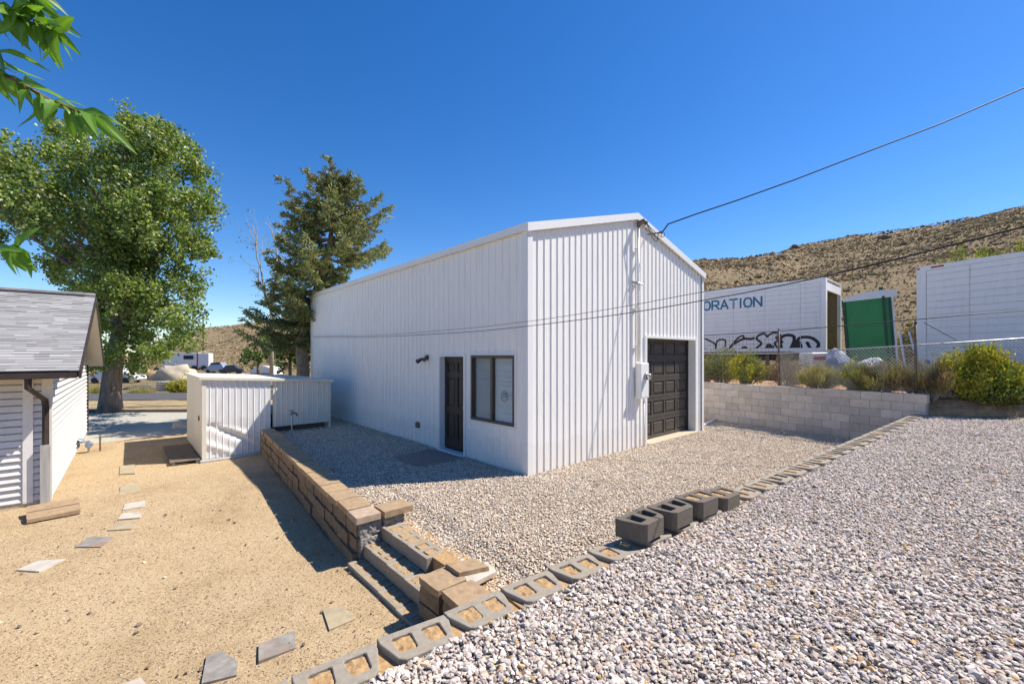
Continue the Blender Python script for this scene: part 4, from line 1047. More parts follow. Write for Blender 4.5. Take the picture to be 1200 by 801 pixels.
# ------------------------------------------------------------------ trailers behind the fence
TB, TH_ = 2.24, 4.94
tr = thing('semi_trailer', 'white box trailer with blue ORATION lettering and black graffiti, open rear', 'trailer', tuple(BF(14, -1.39, 1.3)))
ta0, ta1, tb0, tb1 = 13.95, 16.4, -1.39, 11.0
def lined_panel(mb, o, d, L, z0, z1, nrm, pitch=.19, lip=.004):
    z = z0
    while z < z1-.01:
        zz = min(z+pitch, z1); mb.obox(o+UP*(z+.008), d*L, nrm*.02, UP*(zz-z-.016)); mb.obox(o+UP*(z-.009), d*L, nrm*.006, UP*.018); z = zz
mb = MB(); lined_panel(mb, BF(ta0+.03, tb0+.18), LV, tb1-tb0-.18, TB+.14, TH_-.12, -GV)
k = tb0+.8
while k < tb1: mb.obox(BF(ta0+.008, k, TB+.14), -GV*.004, LV*.01, UP*(TH_-TB-.26)); k += 1.22
part('side_panel', mb, M['trailer'], tr)
mb = MB(); z = TB+.14
while z < TH_-.15: mb.obox(BF(ta0+.012, tb0+.18, z-.006), -GV*.003, LV*(tb1-tb0-.2), UP*.012); z += .19
k = tb0+.8
while k < tb1: mb.obox(BF(ta0+.006, k, TB+.14), -GV*.003, LV*.014, UP*(TH_-TB-.26)); k += 1.22
part('panel_seams', mb, M['seam'], tr)
mb = MB(); mb.obox(BF(ta0, tb0, TB), GV*.06, LV*.17, UP*(TH_-TB-.002)); mb.obox(BF(ta1-.10, tb0, TB), GV*.10, LV*.12, UP*(TH_-TB-.002)); mb.obox(BF(ta0+.06, tb0+.002, TB), GV*.14, LV*.14, UP*(TH_-TB-.004))
mb.obox(BF(ta0+.2, tb0+.002, TH_-.42), GV*(ta1-ta0-.3), LV*.05, UP*.30); mb.obox(BF(ta0-.004, tb0+.17, TH_-.12), GV*.04, LV*(tb1-tb0-.17), UP*.12); mb.obox(BF(ta0-.002, tb0+.17, TB), GV*.04, LV*(tb1-tb0-.17), UP*.14)
part('frame', mb, M['trailer_far'], tr)
mb = MB(); mb.obox(BF(ta0, tb0, TH_), GV*(ta1-ta0), LV*(tb1-tb0), UP*.03); part('roof', mb, M['trailer_far'], tr)
mb = MB(); mb.obox(BF(ta1-.05, tb0+.13, TB), GV*.05, LV*(tb1-tb0-.15), UP*(TH_-TB-.004)); mb.obox(BF(ta0+.07, tb1-.06, TB), GV*(ta1-ta0-.14), LV*.05, UP*(TH_-TB-.004)); part('inner_wall', mb, M['cap_gold'], tr)
mb = MB(); mb.obox(BF(ta0+.06, tb0+.01, TB-.02), GV*(ta1-ta0-.1), LV*(tb1-tb0-.03), UP*.10); mb.obox(BF(ta0+.35, tb0, TB-.35), GV*.15, LV*(tb1-tb0), UP*.32); mb.obox(BF(ta1-.6, tb0, TB-.35), GV*.15, LV*(tb1-tb0), UP*.32); part('floor', mb, M['dark'], tr)
mb = MB(); mb.obox(BF(ta0+1.3, tb0+1.0, TB+.08), GV*.9, LV*1.2, UP*.9, .02); mb.obox(BF(ta0+.9, tb0+.6, TB+.08), GV*.5, LV*.06, UP*1.7); mb.obox(BF(ta1-.9, tb0+.35, TB+.08), GV*.1, LV*.04, UP*2.0)
tag(part('plywood_boards', mb, simple('orange_plywood', (.42, .20, .07), .8, .3, 4)), 'brown plywood boards and crate stored inside the open trailer', 'boards')
for i, (bb) in enumerate((9.2, 8.0)):
    for aa in (ta0+.05, ta1-.35):
        w = MB(); w.tube([BF(aa, bb, 1.78), BF(aa+.28, bb, 1.78)], .5, 20); part('wheel', w, M['black'], tr, True)
for aa in (ta0+.3, ta1-.45):
    mb = MB(); mb.obox(BF(aa, .6, 1.2), GV*.12, LV*.12, UP*.9); mb.obox(BF(aa-.08, .52, 1.2), GV*.28, LV*.28, UP*.03); part('landing_leg', mb, M['rust'], tr)
# lettering: ORATION, drawn as flat block letters on the side
LET = {'O': [[(.5, 0), (.18, .06), (0, .35), (0, .65), (.18, .94), (.5, 1), (.82, .94), (1, .65), (1, .35), (.82, .06), (.5, 0)]],
 'R': [[(0, 0), (0, 1), (.7, 1), (.95, .88), (.95, .6), (.7, .46), (0, .46)], [(.5, .46), (1, 0)]], 'A': [[(0, 0), (.5, 1), (1, 0)], [(.2, .3), (.8, .3)]],
 'T': [[(0, 1), (1, 1)], [(.5, 1), (.5, 0)]], 'I': [[(.5, 0), (.5, 1)]], 'N': [[(0, 0), (0, 1), (1, 0), (1, 1)]]}
def stroke(mb, pts, wdt, nrm, thick=.003):
    """flat painted line of width wdt through 3-D points lying in the plane with normal nrm"""
    for i, (a, b) in enumerate(zip(pts, pts[1:])):
        d = (b-a); 
        if d.length < 1e-5: continue
        d.normalize(); s_ = d.cross(nrm)*(wdt/2); e = d*(wdt*.42); o = nrm*(thick+.0006*(i % 4))
        mb.quad(a-e+s_+o, a-e-s_+o, b+e-s_+o, b+e+s_+o)
word = 'ORATION'; bx0, bx1 = 3.12, .77
wid = {'I': .35}; tot = sum(wid.get(c, 1) for c in word)+.32*(len(word)-1); un = (bx0-bx1)/tot; cur = bx0
mb = MB()
for c in word:
    w = wid.get(c, 1)*un
    for ln in LET[c]: stroke(mb, [BF(ta0+.009, cur-w*x if c != 'I' else cur-w*.5, 4.11+.36*y) for x, y in ln], .075, -GV)
    cur -= w+.32*un
part('lettering', mb, M['teal'], tr)
# graffiti, traced in plane coordinates (a = along the trailer side)
def onside(zx, zy):
    px, py = 810+zx/5.72, 320+zy/5.72; q = (px-HX)/F
    A = .27+GV.x*(ta0+.008); B = 7.53+GV.y*(ta0+.008); b = (A-q*B)/(q*LV.y-LV.x); Y = B+LV.y*b
    return BF(ta0+.008, b, CZ+(HY-py)/F*Y)
GR = [([(80, 435), (120, 450), (160, 475), (165, 500), (172, 460), (195, 445), (228, 450), (228, 490)], 6), ([(80, 520), (95, 515), (88, 550)], 12),
 ([(245, 520), (280, 470), (320, 430), (350, 420), (350, 440)], 6), ([(265, 490), (300, 465), (350, 440), (395, 440), (420, 435)], 8), ([(360, 495), (385, 535), (370, 500)], 8), ([(345, 500), (395, 540)], 10),
 ([(415, 530), (440, 500), (470, 470), (440, 440), (455, 415), (490, 405), (510, 425)], 7), ([(510, 425), (545, 400), (590, 405), (595, 440), (560, 470), (590, 510), (630, 560)], 6), ([(470, 540), (500, 510), (520, 480), (545, 520), (550, 545)], 9),
 ([(525, 490), (548, 530), (540, 500)], 16), ([(595, 440), (620, 420), (660, 415), (690, 430), (680, 480), (660, 510)], 9), ([(590, 440), (600, 480), (610, 520)], 9), ([(690, 500), (720, 440), (760, 428), (810, 435), (850, 465), (850, 490), (815, 522), (780, 470)], 9),
 ([(680, 510), (705, 475), (715, 495), (690, 515)], 22), ([(580, 430), (600, 460)], 14), ([(815, 525), (800, 500), (775, 465)], 7)]
mb = MB()
for ln, w in GR:
    pts = [onside(x, y) for x, y in ln]; sm_ = []
    for i in range(len(pts)-1):
        for k_ in range(4):
            t = k_/4; p_ = pts[max(i-1, 0)]; a, b = pts[i], pts[i+1]; n_ = pts[min(i+2, len(pts)-1)]
            sm_.append(.5*((2*a)+(b-p_)*t+(2*p_-5*a+4*b-n_)*t*t+(3*a-p_-3*b+n_)*t**3))
    sm_.append(pts[-1]); stroke(mb, sm_, w/5.72*16.5/F*2.1, -GV)
part('graffiti', mb, M['blackpaint'], tr)

# second trailer
q0 = Vector((12.56, 13.3, 0)); td = Vector((.373, -.928, 0)); tn = Vector((-.928, -.373, 0))
t2 = thing('semi_trailer', 'plain white box trailer behind the big yellow-green bush, cut off by the right edge', 'trailer', tuple(q0+UP*1.3))
z0_, z1_ = 1.62, 4.82
mb = MB(); lined_panel(mb, q0+td*.24-tn*.03, td, 12, z0_+.1, z1_-.14, tn, .2)
for k_ in range(10): mb.obox(q0+td*(1.3*k_+1.2)-tn*.01+UP*(z0_+.1), tn*.006, td*.012, UP*(z1_-z0_-.24))
part('side_panel', mb, M['trailer_far'], t2)
mb = MB(); z = z0_+.1
while z < z1_-.15: mb.obox(q0+td*.24-tn*.008+UP*(z-.006), td*12, tn*.003, UP*.012); z += .2
for k_ in range(10): mb.obox(q0+td*(1.3*k_+1.2)-tn*.002+UP*(z0_+.1), tn*.003, td*.014, UP*(z1_-z0_-.24))
part('panel_seams', mb, M['seam'], t2)
mb = MB(); mb.obox(q0+UP*z0_, td*.23, -tn*.1, UP*(z1_-z0_)); mb.obox(q0+td*.23+UP*(z1_-.14), td*12.0, -tn*.05, UP*.14); mb.obox(q0+td*.23+UP*z0_, td*12.0, -tn*.05, UP*.1); part('frame', mb, M['trailer'], t2)
mb = MB(); mb.obox(q0-tn*.1+UP*z0_, td*12.2, -tn*2.3, UP*(z1_-z0_-.01)); part('body', mb, M['trailer'], t2)
mb = MB(); mb.obox(q0+td*.35+tn*.004+UP*(z1_-.09), td*.3, -tn*.02, UP*.05); mb.obox(q0+td*.02+tn*.004+UP*(z1_-.09), td*.06, -tn*.02, UP*.06); part('marker_light', mb, M['red'], t2)
for k_ in (1.0, 2.1):
    w = MB(); w.tube([q0+td*k_+UP*1.66-tn*.1, q0+td*k_+UP*1.66-tn*.4], .48, 20); part('wheel', w, M['black'], t2, True)
for k_ in (10.2,):
    mb = MB(); mb.obox(q0+td*k_-tn*.4+UP*1.1, td*.15, -tn*.15, UP*.6); mb.obox(q0+td*k_-tn*2+UP*1.1, td*.15, -tn*.15, UP*.6); part('landing_leg', mb, M['rust'], t2)
# portable toilet leaning on its base
def tilt_box(c, u, v, w, lo, hi, mb, bev=0):
    mb.obox(c+u*lo[0]+v*lo[1]+w*lo[2], u*(hi[0]-lo[0]), v*(hi[1]-lo[1]), w*(hi[2]-lo[2]), bev)
c = P(995, 421, 14.9); c.z = 1.72
pt_ = thing('portable_toilet', 'leaning bright green portable toilet with white domed roof between the trailers', 'portable toilet', tuple(c))
u = Vector((.77, -.63, .06)).normalized(); w = Vector((-.06, .06, 1)).normalized(); v = w.cross(u).normalized(); w = u.cross(v).normalized()
mb = MB(); tilt_box(c, u, v, w, (.03, 0, .05), (1.20, .05, 2.27), mb, .01); tilt_box(c, u, v, w, (.03, .06, .05), (1.22, 1.15, 2.2), mb)
part('door_panel', mb, M['green'], pt_)
mb = MB(); tilt_box(c, u, v, w, (-.06, -.03, .0), (.03, .03, 2.28), mb); tilt_box(c, u, v, w, (1.0, -.045, .0), (1.07, .0, 2.3), mb); tilt_box(c, u, v, w, (1.15, -.03, .0), (1.22, .03, 2.3), mb); part('door_jamb', mb, M['darkgreen'], pt_)
mb = MB(); tilt_box(c, u, v, w, (1.225, -.02, 0), (1.29, 1.0, 2.30), mb, .02); part('side_panel', mb, M['whiteplastic'], pt_)
mb = MB(); pr = [(-.03+1.42*k_/12, 2.27+.24*math.sin(math.pi*(.10+.62*k_/12))) for k_ in range(13)]
for (x0, z0), (x1, z1) in zip(pr, pr[1:]):
    P_ = lambda x, y, z: c+u*x+v*y+w*z
    mb.quad(P_(x0, -.04, z0), P_(x1, -.04, z1), P_(x1, 1.25, z1), P_(x0, 1.25, z0)); mb.quad(P_(x0, -.04, 2.24), P_(x1, -.04, 2.24), P_(x1, -.04, z1), P_(x0, -.04, z0))
part('roof', mb, M['whiteplastic'], pt_, True)
mb = MB(); mb.tube([c+u*1.0+w*2.4+v*.1, c+u*1.0+w*2.62+v*.1], .06, 10); part('vent_pipe', mb, M['darkgreen'], pt_)
mb = MB(); tilt_box(c, u, v, w, (-.1, -.1, -.6), (1.4, 1.3, -.02), mb, .03); part('skid_base', mb, M['wood'], pt_)
# junk
c = P(951, 436, 13.6); mb = MB(); mb.obox(c, Vector((.62, .15, .02)), Vector((-.1, .5, 0)), Vector((.02, 0, .62)), .03)
cb = thing('cooler_box', 'white box with a red stripe behind the fence under the trailer', 'box', tuple(c)); part('box', mb, M['whiteplastic'], cb)
mb = MB(); mb.obox(c+Vector((.07, .0, .38)), Vector((.44, .107, .014)), Vector((.005, -.02, 0)), Vector((.0, 0, .11))); part('red_stripe', mb, M['red'], cb)
def tarp(pxs, d, h, label, seed, m):
    (x0, y0), (x1, y1) = pxs; mb = MB(); nx, ny = 14, 10; c0 = P(x0, y0, d); wdt = (x1-x0)/F*d; hh = (y0-y1)/F*d
    for j in range(ny):
        for i in range(nx):
            def q(i_, j_):
                s, t = i_/nx, j_/ny; th = math.sin(math.pi*s)**.5
                ang = t*math.pi; return Vector((c0.x+wdt*s, c0.y+.5-math.cos(ang)*.6, c0.z-.3+(hh+.3)*math.sin(ang)*th+mn.noise(Vector((s*5, t*4, seed)))*.12))
            mb.quad(q(i, j), q(i+1, j), q(i+1, j+1), q(i, j+1))
    return tag(part('tarp_heap', mb, m, None, True), label, 'tarp')
tarp(((972, 436), (1014, 408)), 13.4, 1, 'crumpled blue grey tarp heap below the green portable toilet', 3, M['bluegrey'])
tarp(((1012, 436), (1062, 420)), 13.0, 1, 'low pale grey tarp heap right of the blue grey one', 8, M['palegrey'])
c = P(1062, 424, 13.0); ld = thing('step_ladder', 'white folding ladder frame leaning left of the plain trailer', 'ladder', tuple(c)); mb = MB()
for x in (0, .42): mb.tube([c+Vector((x, 0, -.3)), c+Vector((x*.7+.02, .25, .95))], .03, 6)
part('rail', mb, M['whiteplastic'], ld); mb = MB()
for k_ in range(5): f_ = .15+.18*k_; a = c+Vector((0, 0, -.3)).lerp(Vector((.02, .25, .95)), f_); b = c+Vector((.42, 0, -.3)).lerp(Vector((.314, .25, .95)), f_); mb.tube([a, b], .022, 6)
part('rung', mb, M['grey_metal'], ld)
c = P(1083, 424, 10.2); mb = MB(); mb.obox(c, Vector((.10, 0, -.07)), Vector((.0, .02, .0)), Vector((.06, 0, .08)), .006); mb.obox(c+Vector((.02, -.006, .0)), Vector((.07, 0, -.05)), Vector((0, .005, 0)), Vector((.04, 0, .05)))
tag(part('metal_tag', mb, M['grey_metal']), 'small tilted metal tag hanging on the chain-link mesh', 'tag')
mb = MB(); a = FW(.05, 2.9)+Vector((.1, 0, 0)); mb.tube([P(1083, 378, 9.9), P(1120, 398, 9.9)], .008, 5); tag(part('loose_wire', mb, M['cable']), 'short loose wire slanting down to the fence rail above the bush', 'wire')

# ------------------------------------------------------------------ overhead lines
A0 = Vector((-7.72, 16.35)); DL = Vector((7.95, -9.4))
def onplan(px, py):
    q = (px-HX)/F; k_ = (q*A0.y-A0.x)/(DL.x-q*DL.y); Y = A0.y+DL.y*k_; return Vector((A0.x+DL.x*k_, Y, CZ+(HY-py)/F*Y))
def cable(name, pxs, rad, label, tail):
    pts = [onplan(x, y) for x, y in pxs]; sm_ = []
    for i in range(len(pts)-1):
        for k_ in range(6):
            t = k_/6; p_ = pts[max(i-1, 0)]; a, b = pts[i], pts[i+1]; n_ = pts[min(i+2, len(pts)-1)]
            sm_.append(.5*((2*a)+(b-p_)*t+(2*p_-5*a+4*b-n_)*t*t+(3*a-p_-3*b+n_)*t**3))
    sm_.append(pts[-1]); sm_.append(Vector(tail)); mb = MB(); mb.tube(sm_, rad, 6)
    return tag(part(name, mb, M['cable'], None, True), label, 'cable')
cable('overhead_cable', [(367, 395), (440, 394.5), (530, 390), (600, 384), (720, 369), (840, 349), (941, 329), (1034, 308), (1200, 266)], .005, 'lower and thicker of the two black cables crossing in front of the white building', (12, -7, 3.4))
cable('overhead_cable', [(367, 394), (440, 392.5), (530, 386), (618, 376.5), (720, 361), (824, 342), (941, 326), (1034, 307), (1200, 265)], .0035, 'upper and thinner of the two black cables crossing in front of the white building', (12, -7.2, 3.5))
s0 = BF(mx+.60, -.38, 4.94); e0 = Vector((11.1, 9.3, 0)); pts = []
PXC = [(783, 262.5), (815, 251), (860, 236), (930, 211), (1000, 184), (1100, 146), (1200, 103)]
for px_, py_ in PXC:
    q = (px_-HX)/F; A = s0; Dv = Vector((13, -.8, 0)); k_ = (q*A.y-A.x)/(Dv.x-q*Dv.y); Y = A.y+Dv.y*k_; pts.append(Vector((A.x+Dv.x*k_, Y, CZ+(HY-py_)/F*Y)))
mb = MB(); mb.tube([s0]+pts+[Vector((16, 9, 10.3))], .016, 6); tag(part('service_cable', mb, M['cable'], None, True), 'thick black service cable rising from the gable peak to the upper right', 'cable')

# ------------------------------------------------------------------ vegetation
def leaf_cloud(centers, radii, n_per, size, cols, aspect=.6, shell=.45, droop=0, fold=False, jitter_r=.2, zscale=1.0):
    V, T = [], []
    for c, r in zip(centers, radii):
        n = int(n_per*(r**2 if n_per > 0 else 1)); d = RNG.normal(0, 1, (n, 3)); d /= np.linalg.norm(d, axis=1)[:, None]
        rr = r*(shell+(1-shell)*RNG.uniform(0, 1, (n, 1))**.7)
        k1 = RNG.uniform(-1.6, 1.6, 3); k2 = RNG.uniform(-3, 3, 3)
        wob = 1+jitter_r*np.sin(d@k1*3+k1[0])[:, None]+jitter_r*.7*np.sin(d@k2*3)[:, None]
        p = np.array(c)+d*rr*wob*np.array([1, 1, zscale])
        u = RNG.normal(0, 1, (n, 3)); u[:, 2] -= droop; u /= np.linalg.norm(u, axis=1)[:, None]
        w = np.cross(u, RNG.normal(0, 1, (n, 3))); w /= np.linalg.norm(w, axis=1)[:, None]
        s = RNG.uniform(size[0], size[1], (n, 1)); a = p-u*s*.5; b = p+u*s*.5; m_ = p+w*s*aspect*.5; m2 = p-w*s*aspect*.5
        V.append(np.stack([a, m_, b, m2], 1).reshape(-1, 3))
        ci = RNG.integers(0, len(cols), n); t = np.array(cols)[ci]*RNG.uniform(.75, 1.25, (n, 1)); T.append(np.repeat(t, 4, 0))
    V = np.concatenate(V); T = np.concatenate(T); return V, np.arange(len(V)).reshape(-1, 4), T
def np_part(name, V, Fc, m, T, parent):
    me = np_mesh(name, V, Fc, m, T); o = bpy.data.objects.new(name, me); COL.objects.link(o); o.parent = parent
    if parent.type == 'EMPTY': o.matrix_parent_inverse = Matrix.Translation(-parent.location)
    return o
def limb(mb, a, b, r0, r1, bow=.3, n=7, sides=7):
    a, b = Vector(a), Vector(b); L_ = (b-a).length; off = Vector((RNG.uniform(-1, 1), RNG.uniform(-1, 1), RNG.uniform(.0, .6)))*bow*L_*.3; pts, rs = [], []
    for i in range(n+1):
        t = i/n; pts.append(a.lerp(b, t)+off*math.sin(math.pi*t)+Vector((RNG.normal(0, .01*L_), RNG.normal(0, .01*L_), 0))*(0 < i < n)); rs.append(r0+(r1-r0)*t)
    mb.tube(pts, rs, sides); return pts
# cottonwood
cw0 = Vector((-18.75, 20.0, -.58)); cw = thing('cottonwood_tree', 'big green broadleaf tree with thick grey trunk behind the house', 'tree', tuple(cw0))
CL = [(130, 250, 36), (150, 290, 36), (178, 262, 30), (140, 335, 34), (170, 345, 30), (190, 225, 26), (155, 148, 20), (192, 160, 22), (20, 190, 36), (50, 232, 42), (5, 235, 30), (88, 190, 42), (86, 158, 24), (70, 150, 14), (152, 172, 32), (155, 145, 16), (193, 185, 32), (196, 160, 19), (222, 195, 26), (219, 175, 15), (238, 232, 24), (243, 252, 14), (215, 250, 42), (160, 235, 50), (105, 250, 48), (50, 270, 30), (80, 300, 30), (130, 300, 46), (190, 305, 46), (232, 290, 22), (228, 335, 24), (246, 300, 8), (185, 365, 44), (135, 368, 38), (218, 385, 26), (160, 403, 30), (186, 408, 18), (120, 345, 32), (118, 425, 20), (105, 430, 12), (160, 432, 14), (100, 330, 26), (70, 330, 16), (60, 310, 14), (140, 200, 38), (30, 260, 20), (12, 300, 10), (-30, 215, 40), (-20, 270, 22)]
cen, rad = [], []
for x, y, r in CL:
    for k_ in range(1 if r < 18 else 2):
        d = (20+RNG.normal(0, 1.4)) if len(cen) > 15 else 18.6+RNG.normal(0, .5); cen.append(P(x+RNG.normal(0, 3), y+RNG.normal(0, 3), d)); rad.append(r/F*20*(.92 if k_ == 0 else .8))
LC = [(.12, .20, .045), (.165, .25, .055), (.23, .30, .08), (.08, .15, .035), (.38, .43, .20), (.24, .27, .08)]
sub_c, sub_r = [], []
for c, r in zip(cen, rad):  # break every lobe into sprays so the outline is uneven and the sky shows through
    m_ = max(4, int(22*r))
    for _ in range(m_):
        d = Vector(RNG.normal(0, 1, 3)).normalized(); sub_c.append(c+Vector((d.x, d.y, d.z))*r*RNG.uniform(.25, 1.0)); sub_r.append(RNG.uniform(.22, .48)*(.7+.3*min(r, 1.4)))
V, Fc, T = leaf_cloud(sub_c, sub_r, 370, (.09, .17), LC, .75, .1, .3)
np_part('foliage', V, Fc, M['leaf'], T, cw)
mb = MB(); top = cw0+Vector((.55, 0, 4.2)); mb.tube([cw0+Vector((-.02, 0, -.2)), cw0+Vector((0, 0, .15)), cw0+Vector((.02, 0, .9)), cw0+Vector((.15, 0, 2.4)), top], [.60, .47, .385, .34, .30], 20)
for k_ in range(0): a = k_*.9; mb.tube([cw0+Vector((math.cos(a)*.3, math.sin(a)*.3, .5)), cw0+Vector((math.cos(a)*.5, math.sin(a)*.5, .02)), cw0+Vector((math.cos(a)*.65, math.sin(a)*.65, -.1))], [.16, .10, .04], 7)
part('trunk', mb, M['bark'], cw, True)
mb = MB()
forks = [top+Vector((-.6, .2, 1.6)), top+Vector((.7, -.3, 1.9)), top+Vector((.1, .4, 2.3))]
for f_ in forks: limb(mb, top-UP*.3, f_, .28, .2)
for c, r in sorted(zip(cen, rad), key=lambda t: -t[1])[:46]:
    st_ = min(forks+[top, top-UP*.8], key=lambda f_: (f_-c).length+(3 if f_.z > c.z else 0)); pts_ = limb(mb, st_, c, .11, .02, .5)
    for _ in range(3): limb(mb, pts_[RNG.integers(3, 7)], c+Vector(RNG.normal(0, .6, 3)), .035, .008, .4, 4, 4)
part('branch', mb, M['bark'], cw, True)
# spruce
sp0 = P(353, 440, 17.2); sp0.z = -.4; sp = thing('spruce_tree', 'dark green spruce with pale trunk behind the low shed and steel building', 'tree', tuple(sp0))
def spx(y): return float(np.interp(y, [195, 300, 400, 440], [400, 384, 352, 356]))
LEFT = [(196, 20), (212, 36), (216, 42), (225, 36), (238, 64), (255, 50), (268, 76), (285, 68), (300, 76), (320, 80), (345, 68), (370, 66), (395, 50), (412, 56), (428, 40)]; RIGHT = [(196, 14), (212, 26), (215, 30), (235, 50), (255, 62), (272, 74), (285, 72), (300, 84), (320, 86), (350, 95), (390, 90), (430, 70)]
nV, nT = [], []; mb = MB(); tp = [P(spx(y), y, 17.2) for y in range(218, 441, 18)][::-1]; tp = [sp0]+tp
part('trunk', MB().tube(tp, [.27-.24*i/(len(tp)-1) for i in range(len(tp))], 10), M['barkpale'], sp, True)
y = 213.0
def needles(p, d, L_, n):
    t = RNG.uniform(0, 1, (n, 1)); base = np.array(p)+np.array(d)*t*L_+RNG.normal(0, .035, (n, 3))
    u = np.array(d)+RNG.normal(0, .55, (n, 3)); u /= np.linalg.norm(u, axis=1)[:, None]; w = np.cross(u, RNG.normal(0, 1, (n, 3))); w /= np.linalg.norm(w, axis=1)[:, None]
    s = RNG.uniform(.07, .17, (n, 1)); a = base; b = base+u*s
    nV.append(np.stack([a-w*.012, a+w*.012, b+w*.02, b-w*.02], 1).reshape(-1, 3))
    cols = np.array([(.16, .20, .07), (.22, .25, .085), (.28, .29, .11), (.12, .17, .075), (.34, .30, .13)])
    nT.append(np.repeat(cols[RNG.integers(0, 5, n)]*RNG.uniform(.8, 1.2, (n, 1)), 4, 0))
while y < 408:
    r_l = np.interp(y, *zip(*LEFT)); r_r = np.interp(y, *zip(*RIGHT)); c = P(spx(y), y, 17.2); nb = 7 if y < 260 else 8
    ph = RNG.uniform(0, 6.28)
    for k_ in range(nb):
        a = ph+k_*6.283/nb+RNG.normal(0, .25); ca = math.cos(a)
        Lb = ((r_r if ca > 0 else r_l)*abs(ca)+(r_l+r_r)/2*(1-abs(ca)))/F*17.2*RNG.uniform(.6, 1.04)
        if Lb < .25: continue
        tb = c+Vector((ca, math.sin(a)*.75, 0)).normalized()*Lb; rel = tb-BO
        if c.z < 5.7:
            while Lb > .3 and (rel.dot(LV) < BL+.35 and rel.dot(GV) > -.5): Lb *= .85; rel = c+Vector((ca, math.sin(a)*.75, 0)).normalized()*Lb-BO
        d = Vector((ca, math.sin(a)*.75, RNG.uniform(-.10, .22))).normalized(); e = c+d*Lb; n = max(4, int(Lb/.32)); pts_ = []
        for i in range(n+1):
            t = i/n; pts_.append(c.lerp(e, t)+UP*(-.14*Lb*math.sin(math.pi*t)*.9+.16*Lb*t*t))
        mb.tube(pts_, [.045*(1-i/n)+.008 for i in range(n+1)], 5, False)
        side = d.cross(UP).normalized()
        for i in range(1, n+1):
            t = i/n; 
            if t < .22: continue
            for s_ in (-1, 1, RNG.choice([-1, 1])):
                ls = (.22+.55*(1-t))*RNG.uniform(.6, 1.3)*min(1, Lb*.6); dd = (side*s_*RNG.uniform(.5, 1)+d*RNG.uniform(.4, .9)+UP*RNG.uniform(-.45, .25)).normalized()
                q_ = pts_[i].lerp(pts_[i-1], RNG.uniform(0, 1)); needles(q_, dd, ls, int(15+ls*42))
            needles(pts_[i-1], (pts_[i]-pts_[i-1]).normalized(), (pts_[i]-pts_[i-1]).length, 14)
    y += RNG.uniform(9, 14)
part('branch', mb, M['barkpale'], sp)
V = np.concatenate(nV); T = np.concatenate(nT); np_part('needles', V, np.arange(len(V)).reshape(-1, 4), M['needle'], T, sp)
print('needle quads', len(V)//4)
# sparse pale tree left of the spruce
def twig_tree(name, label, base, clumps, leafn, cols, h_split, m_b, r0=.09, cat='tree', lsize=(.06, .12), nleaf=300):
    t_ = thing(name, label, cat, tuple(base)); mb = MB(); sp_l = base+UP*h_split; mb.tube([base-UP*.2, base.lerp(sp_l, .5)+Vector((.03, 0, 0)), sp_l], [r0, r0*.9, r0*.75], 8)
    cs, rs = [], []
    for c, r in clumps:
        pts_ = limb(mb, sp_l, c, r0*.55, .012, .4)
        for _ in range(9):
            e = c+Vector(RNG.normal(0, r*.7, 3)); limb(mb, pts_[RNG.integers(3, 7)], e, .014, .004, .3, 4, 4); cs.append(e); rs.append(r*.35)
    part('trunk', mb, m_b, t_, True); V, Fc, T = leaf_cloud(cs, rs, nleaf, lsize, cols, .6, .0, .2); np_part('foliage', V, Fc, M['leaf'], T, t_); return t_
twig_tree('sparse_tree', 'thin pale half-bare tree left of the dark spruce', P(318, 436, 23)-UP*.2, [(P(296, 264, 23), .75), (P(312, 258, 23), .6), (P(305, 290, 23), .9), (P(330, 300, 23), .9), (P(300, 315, 23), .6), (P(318, 345, 23), .8)], 1, [(.16, .22, .07), (.12, .18, .06), (.2, .24, .1)], 3.4, M['paletwig'], .11, nleaf=70)
def bush(name, label, c, w, h, cols, n=9000, size=(.04, .09), aspect=.35, up=1.2, cat='bush', stems=M['paletwig'], group=None, depth=None):
    t_ = thing(name, label, cat, tuple(c), group); mb = MB(); V, T = [], []; dp_ = depth or w
    ns = int(26+14*w)
    tips = []
    for k_ in range(ns):
        a = RNG.uniform(0, 6.283); rr = math.sqrt(RNG.uniform(0, 1)); hz_ = h*(1-.45*rr*rr)*RNG.uniform(.6, 1.08)
        e = c+Vector((math.cos(a)*rr*w/2, math.sin(a)*rr*dp_/2, hz_)); s_ = c+Vector((math.cos(a)*rr*w*.12, math.sin(a)*rr*dp_*.12, -.05))
        mb.tube([s_, s_.lerp(e, .5)+UP*.06*h, e], [.014, .009, .004], 4, False); tips.append((s_, e))
    part('stem', mb, stems, t_)
    per = n//ns
    for s_, e in tips:
        t = RNG.uniform(.25, 1.05, (per, 1))**.75; s1, e1 = np.array(s_), np.array(e); p = s1+(e1-s1)*t+RNG.normal(0, .055*min(w, 1.6), (per, 3))*np.array([1, 1, .9])
        u = RNG.normal(0, .6, (per, 3))+np.array([0, 0, up])*.6+(e1-s1)*.4; u /= np.linalg.norm(u, axis=1)[:, None]; ww = np.cross(u, RNG.normal(0, 1, (per, 3))); ww /= np.linalg.norm(ww, axis=1)[:, None]
        sz = RNG.uniform(size[0], size[1], (per, 1)); b = p+u*sz; mid_ = p+u*sz*.5
        V.append(np.stack([p, mid_+ww*sz*aspect*.5, b, mid_-ww*sz*aspect*.5], 1).reshape(-1, 3)); ci = RNG.integers(0, len(cols)); mixc = np.array(cols)[np.where(RNG.uniform(0, 1, per) < .6, ci, RNG.integers(0, len(cols), per))]
        T.append(np.repeat(mixc*RNG.uniform(.75, 1.25, (per, 1)), 4, 0))
    V = np.concatenate(V); T = np.concatenate(T); np_part('foliage', V, np.arange(len(V)).reshape(-1, 4), M['scrub'], T, t_); return t_
